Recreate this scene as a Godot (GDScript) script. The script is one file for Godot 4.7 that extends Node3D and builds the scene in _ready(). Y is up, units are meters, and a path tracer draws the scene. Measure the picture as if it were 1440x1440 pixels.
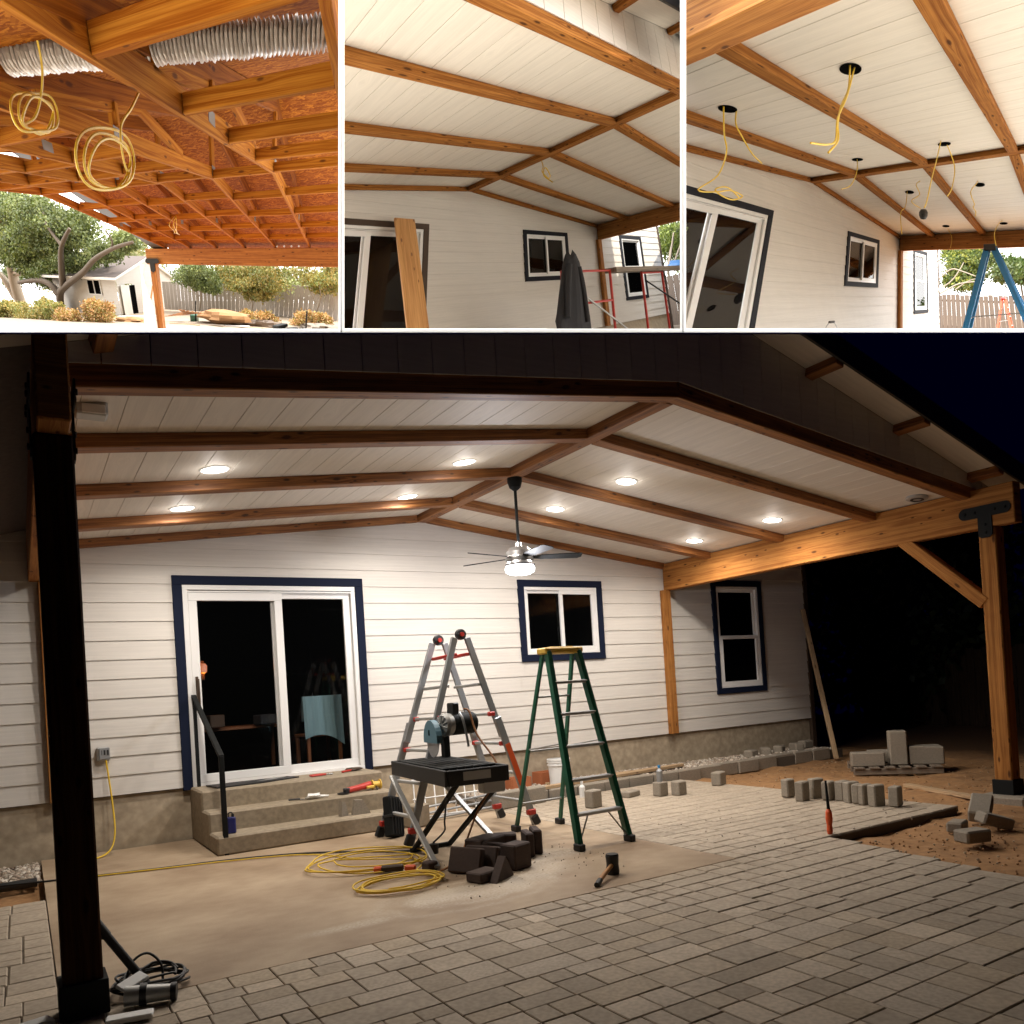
extends Node3D
# Four views of one building job: a finished porch roof at night, and above it three daylight stages of
# the same porch built as sets behind a white sill and two white partitions.

const EYE := Vector3(0, 0.87117, 9.24448)
const FOCAL := 1125.86
const RIDGE_X := 4.461
const RIDGE_Y := 3.033
const PITCH := 0.1245
const GROUND := -0.56
const LAMP := 3.3
const ADDED_HALO := 0.05
const FAN_LAMP := 2.6
const CEIL := 0.09
const SKY := 2.0
const SUN_FROM := Vector3(3, 14, 8)

var lens_basis := Basis(Vector3(0.850623, -0.061569, 0.522158), Vector3(0.047137, 0.998051, 0.040894), Vector3(-0.523658, -0.010173, 0.851868))
var place := Transform3D()            # axes of the place that is being built
var normal_basis := Basis()
var cuts: Array = []                  # planes at which the set being built ends
var M := {}
var taken := {}
var base_of := {}
var rng := RandomNumberGenerator.new()

# ------------------------------------------------------------------ mesh collecting
class Shape:
	var v := PackedVector3Array()
	var n := PackedVector3Array()
	var uv := PackedVector2Array()
	var off := Vector2()

	func tri(a: Vector3, b: Vector3, c: Vector3, na: Vector3, nb: Vector3, nc: Vector3, ua := Vector2(), ub := Vector2(), uc := Vector2()) -> void:
		if (c - a).cross(b - a).dot(na + nb + nc) < 0.0:
			v.append_array([a, c, b]); n.append_array([na, nc, nb]); uv.append_array([ua + off, uc + off, ub + off])
		else:
			v.append_array([a, b, c]); n.append_array([na, nb, nc]); uv.append_array([ua + off, ub + off, uc + off])

	func quad(a: Vector3, b: Vector3, c: Vector3, d: Vector3, hint := Vector3.ZERO, ua := Vector2(0, 0), ub := Vector2(1, 0), uc := Vector2(1, 1), ud := Vector2(0, 1)) -> void:
		var m := (c - a).cross(d - b)
		if m.length() < 1e-12:
			m = (c - a).cross(b - a)
		m = m.normalized()
		if m.dot(hint) < 0.0:
			m = -m
		tri(a, b, c, m, m, m, ua, ub, uc)
		tri(a, c, d, m, m, m, ua, uc, ud)

	# a box with its edges taken off by ch; u runs along the longest side, in metres
	func box(c: Vector3, s: Vector3, bs := Basis(), ch := 0.0) -> void:
		var h := s / 2.0
		var la := 0 if s.x >= s.y and s.x >= s.z else (1 if s.y >= s.z else 2)
		ch = minf(ch, minf(h.x, minf(h.y, h.z)) * 0.45)
		var corner := func(sg: Vector3, face: int) -> Vector3:
			var p := Vector3(sg.x * (h.x - ch), sg.y * (h.y - ch), sg.z * (h.z - ch))
			p[face] = sg[face] * h[face]
			return p
		for a in 3:
			var b := (a + 1) % 3
			var d := (a + 2) % 3
			var ux := la if la != a else b
			var vx := 3 - a - ux
			for sa in [-1.0, 1.0]:
				var q: Array[Vector3] = []
				for t in [[-1.0, -1.0], [1.0, -1.0], [1.0, 1.0], [-1.0, 1.0]]:
					var sg := Vector3.ZERO
					sg[a] = sa; sg[b] = t[0]; sg[d] = t[1]
					q.append(corner.call(sg, a))
				var nn := Vector3.ZERO
				nn[a] = sa
				var shift := Vector2(0, h[vx] * 2.0 * float(a))
				quad(c + bs * q[0], c + bs * q[1], c + bs * q[2], c + bs * q[3], bs * nn, Vector2(q[0][ux], q[0][vx]) + shift, Vector2(q[1][ux], q[1][vx]) + shift, Vector2(q[2][ux], q[2][vx]) + shift, Vector2(q[3][ux], q[3][vx]) + shift)
				if ch > 0.0:
					for sb in [-1.0, 1.0]:
						var e: Array[Vector3] = []
						for t in [[-1.0, a], [1.0, a], [1.0, b], [-1.0, b]]:
							var sg := Vector3.ZERO
							sg[a] = sa; sg[b] = sb; sg[d] = t[0]
							e.append(corner.call(sg, t[1]))
						var en := Vector3.ZERO
						en[a] = sa; en[b] = sb
						quad(c + bs * e[0], c + bs * e[1], c + bs * e[2], c + bs * e[3], bs * en, Vector2(e[0][ux], e[0][vx]), Vector2(e[1][ux], e[1][vx]), Vector2(e[2][ux], e[2][vx]), Vector2(e[3][ux], e[3][vx]))
						if a == 0:
							for sd in [-1.0, 1.0]:
								var sg := Vector3(sa, sb, sd)
								var k := bs * sg.normalized()
								tri(c + bs * corner.call(sg, 0), c + bs * corner.call(sg, 1), c + bs * corner.call(sg, 2), k, k, k)

	# a stick from a to b; w across, h along up
	func beam(a: Vector3, b: Vector3, w: float, h: float, up := Vector3.UP, ch := 0.004) -> void:
		var x := (b - a).normalized()
		if absf(x.dot(up)) > 0.98:
			up = Vector3.BACK
		var z := x.cross(up).normalized()
		var y := z.cross(x)
		box((a + b) / 2.0, Vector3((b - a).length(), h, w), Basis(x, y, z), ch)

	func tube(pts: Array, r: float, sides := 8, r_end := -1.0) -> void:
		if r_end < 0.0:
			r_end = r
		var rings: Array = []
		var up := Vector3.UP
		var run := 0.0
		for i in pts.size():
			var d: Vector3 = (pts[mini(i + 1, pts.size() - 1)] - pts[maxi(i - 1, 0)]).normalized()
			if absf(d.dot(up)) > 0.95:
				up = Vector3.RIGHT if absf(d.x) < 0.8 else Vector3.BACK
			var x := d.cross(up).normalized()
			up = x.cross(d).normalized()
			if i > 0:
				run += (pts[i] - pts[i - 1]).length()
			var ring: Array = []
			var rr := lerpf(r, r_end, float(i) / maxf(1.0, pts.size() - 1))
			for k in sides + 1:
				var o := x * cos(TAU * k / sides) + up * sin(TAU * k / sides)
				ring.append([pts[i] + o * rr, o, Vector2(run, TAU * rr * k / sides)])
			rings.append(ring)
		for i in rings.size() - 1:
			for k in sides:
				var a: Array = rings[i][k]
				var b: Array = rings[i][k + 1]
				var c: Array = rings[i + 1][k + 1]
				var d: Array = rings[i + 1][k]
				tri(a[0], b[0], c[0], a[1], b[1], c[1], a[2], b[2], c[2])
				tri(a[0], c[0], d[0], a[1], c[1], d[1], a[2], c[2], d[2])
		for e in [0, rings.size() - 1]:
			var m: Vector3 = (pts[1] - pts[0]).normalized() * -1.0 if e == 0 else (pts[e] - pts[e - 1]).normalized()
			for k in sides:
				tri(pts[e], rings[e][k][0], rings[e][k + 1][0], m, m, m)

	# profile points (radius, height) turned round bs.y at o
	func lathe(profile: Array, o: Vector3, bs := Basis(), seg := 20) -> void:
		for i in profile.size() - 1:
			var p: Vector2 = profile[i]
			var q: Vector2 = profile[i + 1]
			var t := (q - p).normalized()
			var nr := Vector2(t.y, -t.x)
			for k in seg:
				var a0 := TAU * k / seg
				var a1 := TAU * (k + 1) / seg
				var d0 := Vector3(cos(a0), 0, sin(a0))
				var d1 := Vector3(cos(a1), 0, sin(a1))
				var n0 := bs * (d0 * nr.x + Vector3.UP * nr.y)
				var n1 := bs * (d1 * nr.x + Vector3.UP * nr.y)
				var A := o + bs * (d0 * p.x + Vector3.UP * p.y)
				var B := o + bs * (d1 * p.x + Vector3.UP * p.y)
				var C := o + bs * (d1 * q.x + Vector3.UP * q.y)
				var D := o + bs * (d0 * q.x + Vector3.UP * q.y)
				if p.x > 1e-6:
					tri(A, B, C, n0, n1, n1)
				if q.x > 1e-6:
					tri(A, C, D, n0, n1, n0)

	# outline in the x-y plane of t, thick along its z
	func plate(outline: PackedVector2Array, t: Transform3D, thick: float) -> void:
		var ix := Geometry2D.triangulate_polygon(outline)
		var z := t.basis.z
		for s in [0.0, 1.0]:
			var m: Vector3 = z if s > 0.5 else -z
			for k in range(0, ix.size(), 3):
				var q: Array = []
				for j in 3:
					q.append(outline[ix[k + j]])
				tri(t * Vector3(q[0].x, q[0].y, thick * s), t * Vector3(q[1].x, q[1].y, thick * s), t * Vector3(q[2].x, q[2].y, thick * s), m, m, m, q[0], q[1], q[2])
		var area := 0.0
		for i in outline.size():
			area += outline[i].cross(outline[(i + 1) % outline.size()])
		for i in outline.size():
			var a := outline[i]
			var b := outline[(i + 1) % outline.size()]
			var e := (b - a).normalized()
			var m := t.basis * Vector3(e.y, -e.x, 0) * signf(area)
			quad(t * Vector3(a.x, a.y, 0), t * Vector3(b.x, b.y, 0), t * Vector3(b.x, b.y, thick), t * Vector3(a.x, a.y, thick), m, a, b, b + Vector2(0, thick), a + Vector2(0, thick))

	# a lump: a ball pulled to half sizes s with a bumpy skin
	func lump(c: Vector3, s: Vector3, seed_: int, rough := 0.18, seg := 8, rows := 5) -> void:
		var r := RandomNumberGenerator.new()
		r.seed = seed_
		var ring: Array = []
		for j in rows + 1:
			var line: Array = []
			for k in seg:
				var th := PI * j / rows
				var ph := TAU * k / seg
				var d := Vector3(sin(th) * cos(ph), cos(th), sin(th) * sin(ph))
				line.append(c + d * s * (1.0 + r.randf_range(-rough, rough)))
			if j == 0 or j == rows:
				for k in seg:
					line[k] = line[0]
			line.append(line[0])
			ring.append(line)
		for j in rows:
			for k in seg:
				var m: Vector3 = ((ring[j][k] + ring[j + 1][k + 1]) / 2.0 - c).normalized()
				quad(ring[j][k], ring[j][k + 1], ring[j + 1][k + 1], ring[j + 1][k], m)

func smooth(pts: Array, per := 5) -> Array:
	var c := Curve3D.new()
	for i in pts.size():
		var t: Vector3 = (pts[mini(i + 1, pts.size() - 1)] - pts[maxi(i - 1, 0)]) / 6.0
		c.add_point(pts[i], -t, t)
	var out: Array = []
	for i in pts.size() - 1:
		for k in per:
			out.append(c.sample(i, float(k) / per))
	out.append(pts[pts.size() - 1])
	return out

func coil(c: Vector3, rx: float, rz: float, turns: float, seed_: int, lift := 0.012, wob := 0.12, tilt := Basis()) -> Array:
	var r := RandomNumberGenerator.new()
	r.seed = seed_
	var out: Array = []
	var steps := int(turns * 14)
	var k := Vector3.ONE
	for i in steps + 1:
		if i % 9 == 0:
			k = Vector3(1.0 + r.randf_range(-wob, wob), 0, 1.0 + r.randf_range(-wob, wob))
		var a := TAU * i / 14.0
		out.append(c + tilt * Vector3(cos(a) * rx * k.x, lift * absf(sin(i * 0.71)) + lift * 0.5 * i / 14.0, sin(a) * rz * k.z))
	return smooth(out, 2)

# ------------------------------------------------------------------ naming and adding
func numbered(called: String) -> String:
	var k: int = taken.get(called, 0)
	taken[called] = k + 1
	return called if k == 0 else "%s_%03d" % [called, k]

func thing(called: String, label: String, category: String, at := Vector3.ZERO, group := "") -> Node3D:
	var o := Node3D.new()
	o.name = numbered(called)
	add_child(o)
	o.position = place * at
	base_of[o] = o.position
	return tag(o, label, category, group)

func tag(o: Node3D, label: String, category: String, group := "") -> Node3D:
	o.set_meta("label", label)
	o.set_meta("category", category)
	if group:
		o.set_meta("group", group)
	return o

func cut(v: PackedVector3Array, n: PackedVector3Array, uv: PackedVector2Array) -> Array:
	for plane: Plane in cuts:
		var far := 0
		for p in v:
			if plane.distance_to(p) < 0.0:
				far += 1
		if far == 0:
			continue
		var v2 := PackedVector3Array()
		var n2 := PackedVector3Array()
		var u2 := PackedVector2Array()
		if far < v.size():
			for i in range(0, v.size(), 3):
				var poly: Array = []
				for j in 3:
					var a := i + j
					var b := i + (j + 1) % 3
					var da := plane.distance_to(v[a])
					var db := plane.distance_to(v[b])
					if da >= 0.0:
						poly.append([v[a], n[a], uv[a]])
					if (da >= 0.0) != (db >= 0.0):
						var t := da / (da - db)
						poly.append([v[a].lerp(v[b], t), n[a].lerp(n[b], t), uv[a].lerp(uv[b], t)])
				for j in range(1, poly.size() - 1):
					for q in [poly[0], poly[j], poly[j + 1]]:
						v2.append(q[0]); n2.append(q[1]); u2.append(q[2])
		v = v2; n = n2; uv = u2
	return [v, n, uv]

func obj(called: String, s: Shape, m: Material, parent: Node3D = null) -> MeshInstance3D:
	var o := MeshInstance3D.new()
	var v := PackedVector3Array()
	var n := PackedVector3Array()
	v.resize(s.v.size())
	n.resize(s.v.size())
	for i in s.v.size():
		v[i] = place * s.v[i]
		n[i] = (normal_basis * s.n[i]).normalized()
	var kept := cut(v, n, s.uv)
	v = kept[0]
	if v.is_empty():
		o.name = called
		base_of[o] = Vector3.ZERO
		return o
	var origin := Vector3.ZERO
	if parent:
		origin = base_of[parent]
	else:
		var lo := v[0]
		var hi := v[0]
		for p in v:
			lo = lo.min(p); hi = hi.max(p)
		origin = Vector3((lo.x + hi.x) / 2.0, lo.y, (lo.z + hi.z) / 2.0)
		o.position = origin
	for i in v.size():
		v[i] -= origin
	var arrays := []
	arrays.resize(Mesh.ARRAY_MAX)
	arrays[Mesh.ARRAY_VERTEX] = v
	arrays[Mesh.ARRAY_NORMAL] = kept[1]
	arrays[Mesh.ARRAY_TEX_UV] = kept[2]
	var mesh := ArrayMesh.new()
	mesh.add_surface_from_arrays(Mesh.PRIMITIVE_TRIANGLES, arrays)
	o.mesh = mesh
	o.material_override = m
	base_of[o] = origin
	if parent:
		o.name = called
		parent.add_child(o, true)
	else:
		o.name = numbered(called)
		add_child(o)
	return o

func one(called: String, s: Shape, m: Material, label: String, category: String, group := "") -> MeshInstance3D:
	var o := obj(called, s, m)
	tag(o, label, category, group)
	return o

func struct(called: String, s: Shape, m: Material) -> MeshInstance3D:
	var o := obj(called, s, m)
	o.set_meta("kind", "structure")
	return o

func inside(p: Vector3, margin := 0.0) -> bool:
	for plane: Plane in cuts:
		if plane.distance_to(p) < margin:
			return false
	return true

# many small copies of a mesh; spots are [position, basis, colour] in the axes of the place
func scatter(called: String, mesh: Mesh, spots: Array, m: Material, parent: Node3D = null, scale_ := 1.0) -> MultiMeshInstance3D:
	var good: Array = []
	for s in spots:
		if inside(place * s[0]):
			good.append(s)
	var mm := MultiMesh.new()
	mm.transform_format = MultiMesh.TRANSFORM_3D
	mm.use_colors = true
	mm.mesh = mesh
	mm.instance_count = good.size()
	var origin: Vector3 = base_of[parent] if parent else Vector3.ZERO
	for i in good.size():
		mm.set_instance_transform(i, Transform3D(good[i][1].scaled(Vector3.ONE * scale_), place * good[i][0] - origin))
		mm.set_instance_color(i, good[i][2])
	var o := MultiMeshInstance3D.new()
	o.multimesh = mm
	o.material_override = m
	o.set_meta("kind", "stuff")
	if good.is_empty():
		return o
	if parent:
		o.name = called
		parent.add_child(o, true)
	else:
		o.name = numbered(called)
		add_child(o)
	return o

func enter(t: Transform3D, edges: Array) -> void:
	place = t
	normal_basis = t.basis.inverse().transposed()
	cuts = edges

# the plane through the eye that holds the given line of sight across the picture, keeping the side of keep
func sight_plane(a: Vector2, b: Vector2, keep: Vector2) -> Plane:
	var ray := func(q: Vector2) -> Vector3: return lens_basis * Vector3((q.x - 720.0) / FOCAL, (954.0 - q.y) / FOCAL, -1.0)
	var m: Vector3 = ray.call(a).cross(ray.call(b)).normalized()
	if m.dot(ray.call(keep)) < 0.0:
		m = -m
	return Plane(m, EYE)

# ------------------------------------------------------------------ materials
func c3(r: float, g: float, b: float) -> Color:
	return Color(r, g, b)

func paint(col: Color, rough := 0.7, metal := 0.0, tex: Texture2D = null, uv := Vector2(1, 1)) -> StandardMaterial3D:
	var m := StandardMaterial3D.new()
	m.albedo_color = col.linear_to_srgb()
	m.roughness = rough
	m.metallic = metal
	if tex:
		m.albedo_texture = tex
		m.uv1_scale = Vector3(uv.x, uv.y, 1)
	return m

func tri_paint(col: Color, rough: float, tex: Texture2D, per_metre: float) -> StandardMaterial3D:
	var m := paint(col, rough, 0.0, tex)
	m.uv1_triplanar = true
	m.uv1_world_triplanar = true
	m.uv1_scale = Vector3.ONE * per_metre
	return m

# a second, broader layer of dirt over a material
func grime(m: StandardMaterial3D, tex: Texture2D, per_metre: float) -> void:
	m.detail_enabled = true
	m.detail_blend_mode = BaseMaterial3D.BLEND_MODE_MUL
	m.detail_uv_layer = BaseMaterial3D.DETAIL_UV_2
	m.detail_albedo = tex
	m.uv2_triplanar = true
	m.uv2_world_triplanar = true
	m.uv2_scale = Vector3.ONE * per_metre

func noise(freq: float, seed_: int, oct := 4) -> FastNoiseLite:
	var f := FastNoiseLite.new()
	f.seed = seed_
	f.frequency = freq
	f.noise_type = FastNoiseLite.TYPE_SIMPLEX_SMOOTH
	f.fractal_type = FastNoiseLite.FRACTAL_FBM
	f.fractal_octaves = oct
	return f

func wood(dark: Color, light: Color, knot: Color, knots: int, seed_: int, w := 1024, h := 256) -> ImageTexture:
	var im := Image.create(w, h, false, Image.FORMAT_RGB8)
	var fine := noise(1.0, seed_, 3)
	var wide := noise(1.0, seed_ + 7, 2)
	var r := RandomNumberGenerator.new()
	r.seed = seed_
	var spots: Array = []
	for k in knots:
		spots.append([r.randf_range(0.1, 2.3), r.randf_range(0.02, 0.28), r.randf_range(0.008, 0.021)])
	for x in w:
		var u := 2.4 * x / w
		var near: Array = []
		for s in spots:
			if absf(s[0] - u) < 0.25:
				near.append(s)
		var fade := smoothstep(0.85, 1.0, float(x) / w)
		for y in h:
			var t := 0.3 * y / h
			var dark_spot := 0.0
			var bend := 0.0
			for s in near:
				var du: float = (u - s[0]) / 2.6
				var dv: float = t - s[1]
				var d := sqrt(du * du + dv * dv)
				bend += s[2] * 1.4 * signf(dv) * exp(-d * d / (s[2] * s[2] * 6.0))
				dark_spot = maxf(dark_spot, 1.0 - smoothstep(s[2] * 0.35, s[2], d))
			var q := t - bend
			var g := 0.6 * fine.get_noise_2d(u * 2.2, q * 130.0) + 0.7 * wide.get_noise_2d(u * 0.5, q * 26.0)
			if fade > 0.0:
				g = lerpf(g, 0.6 * fine.get_noise_2d((u - 2.4) * 2.2, q * 130.0) + 0.7 * wide.get_noise_2d((u - 2.4) * 0.5, q * 26.0), fade)
			var c := dark.lerp(light, clampf(0.5 + g, 0.0, 1.0)).lerp(knot, dark_spot * 0.85)
			im.set_pixel(x, y, c.linear_to_srgb())
	return ImageTexture.create_from_image(im)

func speckle(size: int, freq: float, lo: float, hi: float, seed_: int, oct := 5, tint := Color(1, 1, 1)) -> ImageTexture:
	var im := Image.create(size, size, false, Image.FORMAT_RGB8)
	var f := noise(freq, seed_, oct)
	var img := f.get_seamless_image(size, size)
	for x in size:
		for y in size:
			var k := lerpf(lo, hi, img.get_pixel(x, y).r)
			im.set_pixel(x, y, Color(lerpf(1.0, tint.r, 1.0 - k) * k, lerpf(1.0, tint.g, 1.0 - k) * k, lerpf(1.0, tint.b, 1.0 - k) * k).linear_to_srgb())
	return ImageTexture.create_from_image(im)

func strand_board() -> ImageTexture:
	var size := 512
	var im := Image.create(size, size, false, Image.FORMAT_RGB8)
	im.fill(Color(0.32, 0.10, 0.01).linear_to_srgb())
	var r := RandomNumberGenerator.new()
	r.seed = 11
	for k in 2600:
		var a := r.randfn(0.0, 0.45)
		var d := Vector2(cos(a), sin(a))
		var len := r.randi_range(14, 52)
		var wid := r.randi_range(3, 9)
		var at := Vector2(r.randf() * size, r.randf() * size)
		var tone := r.randf()
		var c := Color(0.21, 0.05, 0.004).lerp(Color(0.54, 0.20, 0.022), tone * tone).linear_to_srgb()
		for i in len:
			for j in wid:
				var p := at + d * i + Vector2(-d.y, d.x) * j
				im.set_pixel(posmod(int(p.x), size), posmod(int(p.y), size), c)
	return ImageTexture.create_from_image(im)

# the poured slab: stains, trowel marks and the pale dust round the saw, where they lie on it (4.54 m by 4.82 m)
func slab_texture() -> ImageTexture:
	var w := 900
	var im := Image.create(w, w, false, Image.FORMAT_RGB8)
	var a := noise(0.55, 3, 4)
	var b := noise(5.0, 5, 4)
	var s := noise(60.0, 8, 2)
	for x in w:
		for y in w:
			var px := 0.1 + 4.54 * x / w
			var pz := 4.82 * y / w
			var k := 0.5 + 0.55 * a.get_noise_2d(px * 1.5, pz * 1.5) + 0.16 * b.get_noise_2d(px, pz * 1.6) + 0.1 * s.get_noise_2d(px, pz)
			var c := Color(0.24, 0.16, 0.095).lerp(Color(0.46, 0.355, 0.24), clampf(k, 0.0, 1.0))
			var warp := 0.25 * b.get_noise_2d(px * 0.5, pz * 0.5)
			var dust := 0.0
			for q in [[2.75, 4.2, 0.62, 0.3], [3.3, 3.95, 0.5, 0.35], [2.4, 4.15, 0.35, 0.2], [1.7, 4.4, 0.4, 0.1], [3.7, 3.6, 0.4, 0.3]]:
				var d := Vector2((px - q[0]) / q[2], (pz - q[1]) / q[3]).length() + warp
				dust += 0.5 * (1.0 - smoothstep(0.3, 1.1, d))
			var ring := Vector2((px - 2.6) / 0.5, (pz - 4.25) / 0.25).length()
			dust += 0.3 * exp(-pow((ring - 0.8 + warp) * 6.0, 2.0)) + 0.25 * exp(-pow((ring - 1.35 + warp) * 7.0, 2.0))
			c = c.lerp(Color(0.56, 0.49, 0.39), clampf(dust * 1.25 * (0.7 + 0.6 * s.get_noise_2d(px * 0.6, pz * 0.6)), 0.0, 0.75))
			im.set_pixel(x, y, c.linear_to_srgb())
	return ImageTexture.create_from_image(im)

func wood_paint(tex: Texture2D, tint := Color(1, 1, 1), rough := 0.6) -> StandardMaterial3D:
	var m := paint(tint, rough, 0.0, tex, Vector2(1 / 2.4, 1 / 0.3))
	return m

func glow(col: Color, energy: float) -> StandardMaterial3D:
	var m := paint(c3(0.8, 0.8, 0.8), 0.5)
	m.emission_enabled = true
	m.emission = col
	m.emission_energy_multiplier = energy
	return m

func make_materials() -> void:
	var cedar := wood(Color(0.16, 0.052, 0.013), Color(0.43, 0.18, 0.05), Color(0.035, 0.012, 0.006), 18, 21)
	var pine := wood(Color(0.42, 0.19, 0.055), Color(0.62, 0.33, 0.12), Color(0.12, 0.035, 0.01), 9, 33)
	var grey := wood(Color(0.13, 0.10, 0.075), Color(0.28, 0.225, 0.17), Color(0.05, 0.04, 0.03), 6, 45)
	var grain := wood(Color(0.90, 0.90, 0.90), Color(1, 1, 1), Color(0.93, 0.93, 0.93), 5, 57, 512, 256)
	M.cedar = wood_paint(cedar)
	M.cedar_bright = wood_paint(wood(Color(0.20, 0.066, 0.014), Color(0.44, 0.19, 0.048), Color(0.045, 0.015, 0.006), 16, 23))
	M.backlit_post = wood_paint(cedar, Color(0.12, 0.12, 0.14))  # same cedar tinted near black: backlit shade put into the colour
	M.backlit_post.metallic_specular = 0.15
	M.plank_pale = wood_paint(wood(Color(0.33, 0.21, 0.11), Color(0.52, 0.37, 0.22), Color(0.12, 0.06, 0.03), 7, 34))
	M.dim_wood = wood_paint(pine, Color(0.3, 0.2, 0.15))
	M.plate = paint(c3(0.13, 0.085, 0.05), 0.6)
	M.pine = wood_paint(pine)
	M.pine_dark = wood_paint(pine, Color(0.62, 0.5, 0.42))
	M.beam = wood_paint(wood(Color(0.26, 0.095, 0.022), Color(0.48, 0.215, 0.058), Color(0.06, 0.02, 0.008), 10, 71), Color(1, 1, 1))
	M.frame_wood = wood_paint(wood(Color(0.26, 0.072, 0.005), Color(0.48, 0.19, 0.022), Color(0.10, 0.03, 0.008), 9, 39))
	M.frame_dark = wood_paint(wood(Color(0.17, 0.043, 0.004), Color(0.32, 0.105, 0.010), Color(0.08, 0.025, 0.008), 9, 40))
	M.grey_wood = wood_paint(grey)
	M.fence = wood_paint(grey, Color(0.5, 0.38, 0.28))
	M.siding = paint(c3(0.72, 0.685, 0.635), 0.55, 0.0, grain, Vector2(1 / 2.4, 1 / 0.3))
	M.ceiling = paint(c3(0.75, 0.70, 0.625), 0.6, 0.0, grain, Vector2(1 / 2.4, 1 / 0.6))
	for k in ["siding", "ceiling"]:
		M[k].normal_enabled = true
		M[k].normal_texture = normal_of(grain)
		M[k].normal_scale = 0.5
	M.osb = paint(c3(1, 1, 1), 0.75, 0.0, strand_board(), Vector2(0.8, 0.8))
	M.navy = paint(c3(0.009, 0.0135, 0.032), 0.7)
	M.navy.metallic_specular = 0.22
	M.trim_brown = paint(c3(0.05, 0.028, 0.015), 0.7)
	M.trim_black = paint(c3(0.010, 0.011, 0.016), 0.75)
	M.trim_black.metallic_specular = 0.25
	M.vinyl = paint(c3(0.80, 0.80, 0.79), 0.3)
	M.black = paint(c3(0.012, 0.012, 0.013), 0.55)
	M.iron = paint(c3(0.012, 0.013, 0.013), 0.65)
	M.iron.metallic_specular = 0.25
	M.steel = paint(c3(0.45, 0.45, 0.46), 0.35, 0.9)
	M.alu = paint(c3(0.33, 0.34, 0.35), 0.42, 0.55)
	M.galv = paint(c3(0.42, 0.42, 0.41), 0.5, 0.5)
	M.white = paint(c3(0.8, 0.8, 0.78), 0.5)
	M.pane = paint(Color(0.02, 0.022, 0.022), 0.02)
	M.pane.metallic_specular = 0.32
	M.pane.albedo_color.a = 0.06
	M.pane.transparency = BaseMaterial3D.TRANSPARENCY_ALPHA
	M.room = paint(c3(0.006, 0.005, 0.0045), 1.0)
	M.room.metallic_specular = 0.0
	M.slab = paint(c3(1, 1, 1), 0.75, 0.0, slab_texture())
	var rough_noise := speckle(512, 0.03, 0.62, 1.0, 91, 5, Color(0.96, 0.9, 0.84))
	var soft_noise := speckle(256, 0.025, 0.80, 1.0, 93, 4, Color(0.98, 0.95, 0.9))
	var fine_noise := speckle(256, 0.09, 0.68, 1.0, 92, 4)
	M.concrete = tri_paint(c3(0.52, 0.43, 0.31), 0.8, rough_noise, 0.5)
	M.step = tri_paint(c3(0.40, 0.33, 0.235), 0.8, rough_noise, 0.9)
	M.block = tri_paint(c3(0.36, 0.31, 0.245), 0.85, fine_noise, 1.6)
	M.dark_paver = tri_paint(c3(0.09, 0.06, 0.05), 0.85, fine_noise, 2.0)
	M.dirt = tri_paint(c3(0.40, 0.215, 0.09), 0.95, rough_noise, 0.7)
	M.yard = tri_paint(c3(0.36, 0.29, 0.22), 0.95, rough_noise, 0.15)
	M.joint = tri_paint(c3(0.13, 0.105, 0.08), 0.95, fine_noise, 2.0)
	M.pavers = []
	for k in 9:
		var t: float = [0.9, 1.0, 1.06, 0.86, 1.12, 0.95, 1.22, 0.80, 1.03][k]
		var warm: float = [0.0, 0.03, 0.0, 0.02, -0.01, 0.05, 0.0, 0.03, -0.015][k]
		M.pavers.append(tri_paint(c3(0.58 * t + warm * 0.3, 0.48 * t, 0.365 * t - warm * 0.4), 0.85, fine_noise, 0.9 + 0.07 * k))
	for m in M.pavers:
		grime(m, soft_noise, 0.45)
	grime(M.siding, speckle(256, 0.025, 0.93, 1.0, 94, 5, Color(1.0, 0.99, 0.97)), 0.21)
	for k in ["concrete", "step", "block", "beam", "cedar", "cedar_bright", "dark_paver"]:
		grime(M[k], soft_noise, 0.37)
	M.stone = paint(c3(1, 1, 1), 0.85)
	M.stone.vertex_color_use_as_albedo = true
	M.leaf = paint(c3(1, 1, 1), 0.55)
	M.leaf.vertex_color_use_as_albedo = true
	M.leaf.backlight_enabled = true
	M.leaf.backlight = Color(0.5, 0.55, 0.2)
	M.bark = tri_paint(c3(0.17, 0.135, 0.105), 0.9, rough_noise, 1.2)
	M.pale_bark = tri_paint(c3(0.42, 0.36, 0.29), 0.9, rough_noise, 1.2)
	M.cord_yellow = paint(c3(0.72, 0.48, 0.03), 0.5)
	M.cord_black = paint(c3(0.015, 0.015, 0.015), 0.5)
	M.green = paint(c3(0.008, 0.10, 0.055), 0.4)
	M.blue = paint(c3(0.02, 0.22, 0.50), 0.4)
	M.orange = paint(c3(0.70, 0.10, 0.02), 0.45)
	M.red = paint(c3(0.45, 0.03, 0.02), 0.45)
	M.yellow = paint(c3(0.72, 0.46, 0.07), 0.5)
	M.cloth_dark = paint(c3(0.012, 0.012, 0.015), 0.9)
	M.towel = paint(c3(0.13, 0.22, 0.25), 0.95)
	M.foil = paint(c3(0.70, 0.64, 0.58), 0.35, 0.45)
	M.lens_glow = glow(Color(1.0, 0.98, 0.95), 9.0)
	M.bowl_glow = glow(Color(0.95, 0.98, 1.0), 3.0)
	M.sky = paint(c3(0.0, 0.0, 0.0), 1.0)
	M.sky.emission_enabled = true
	M.sky.emission = Color(0.0, 0.0, 0.12)
	M.sky.emission_energy_multiplier = 0.3
	M.sky.metallic_specular = 0.0
	M.dark = paint(c3(0.004, 0.004, 0.004), 1.0)
	M.dark.metallic_specular = 0.0
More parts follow.
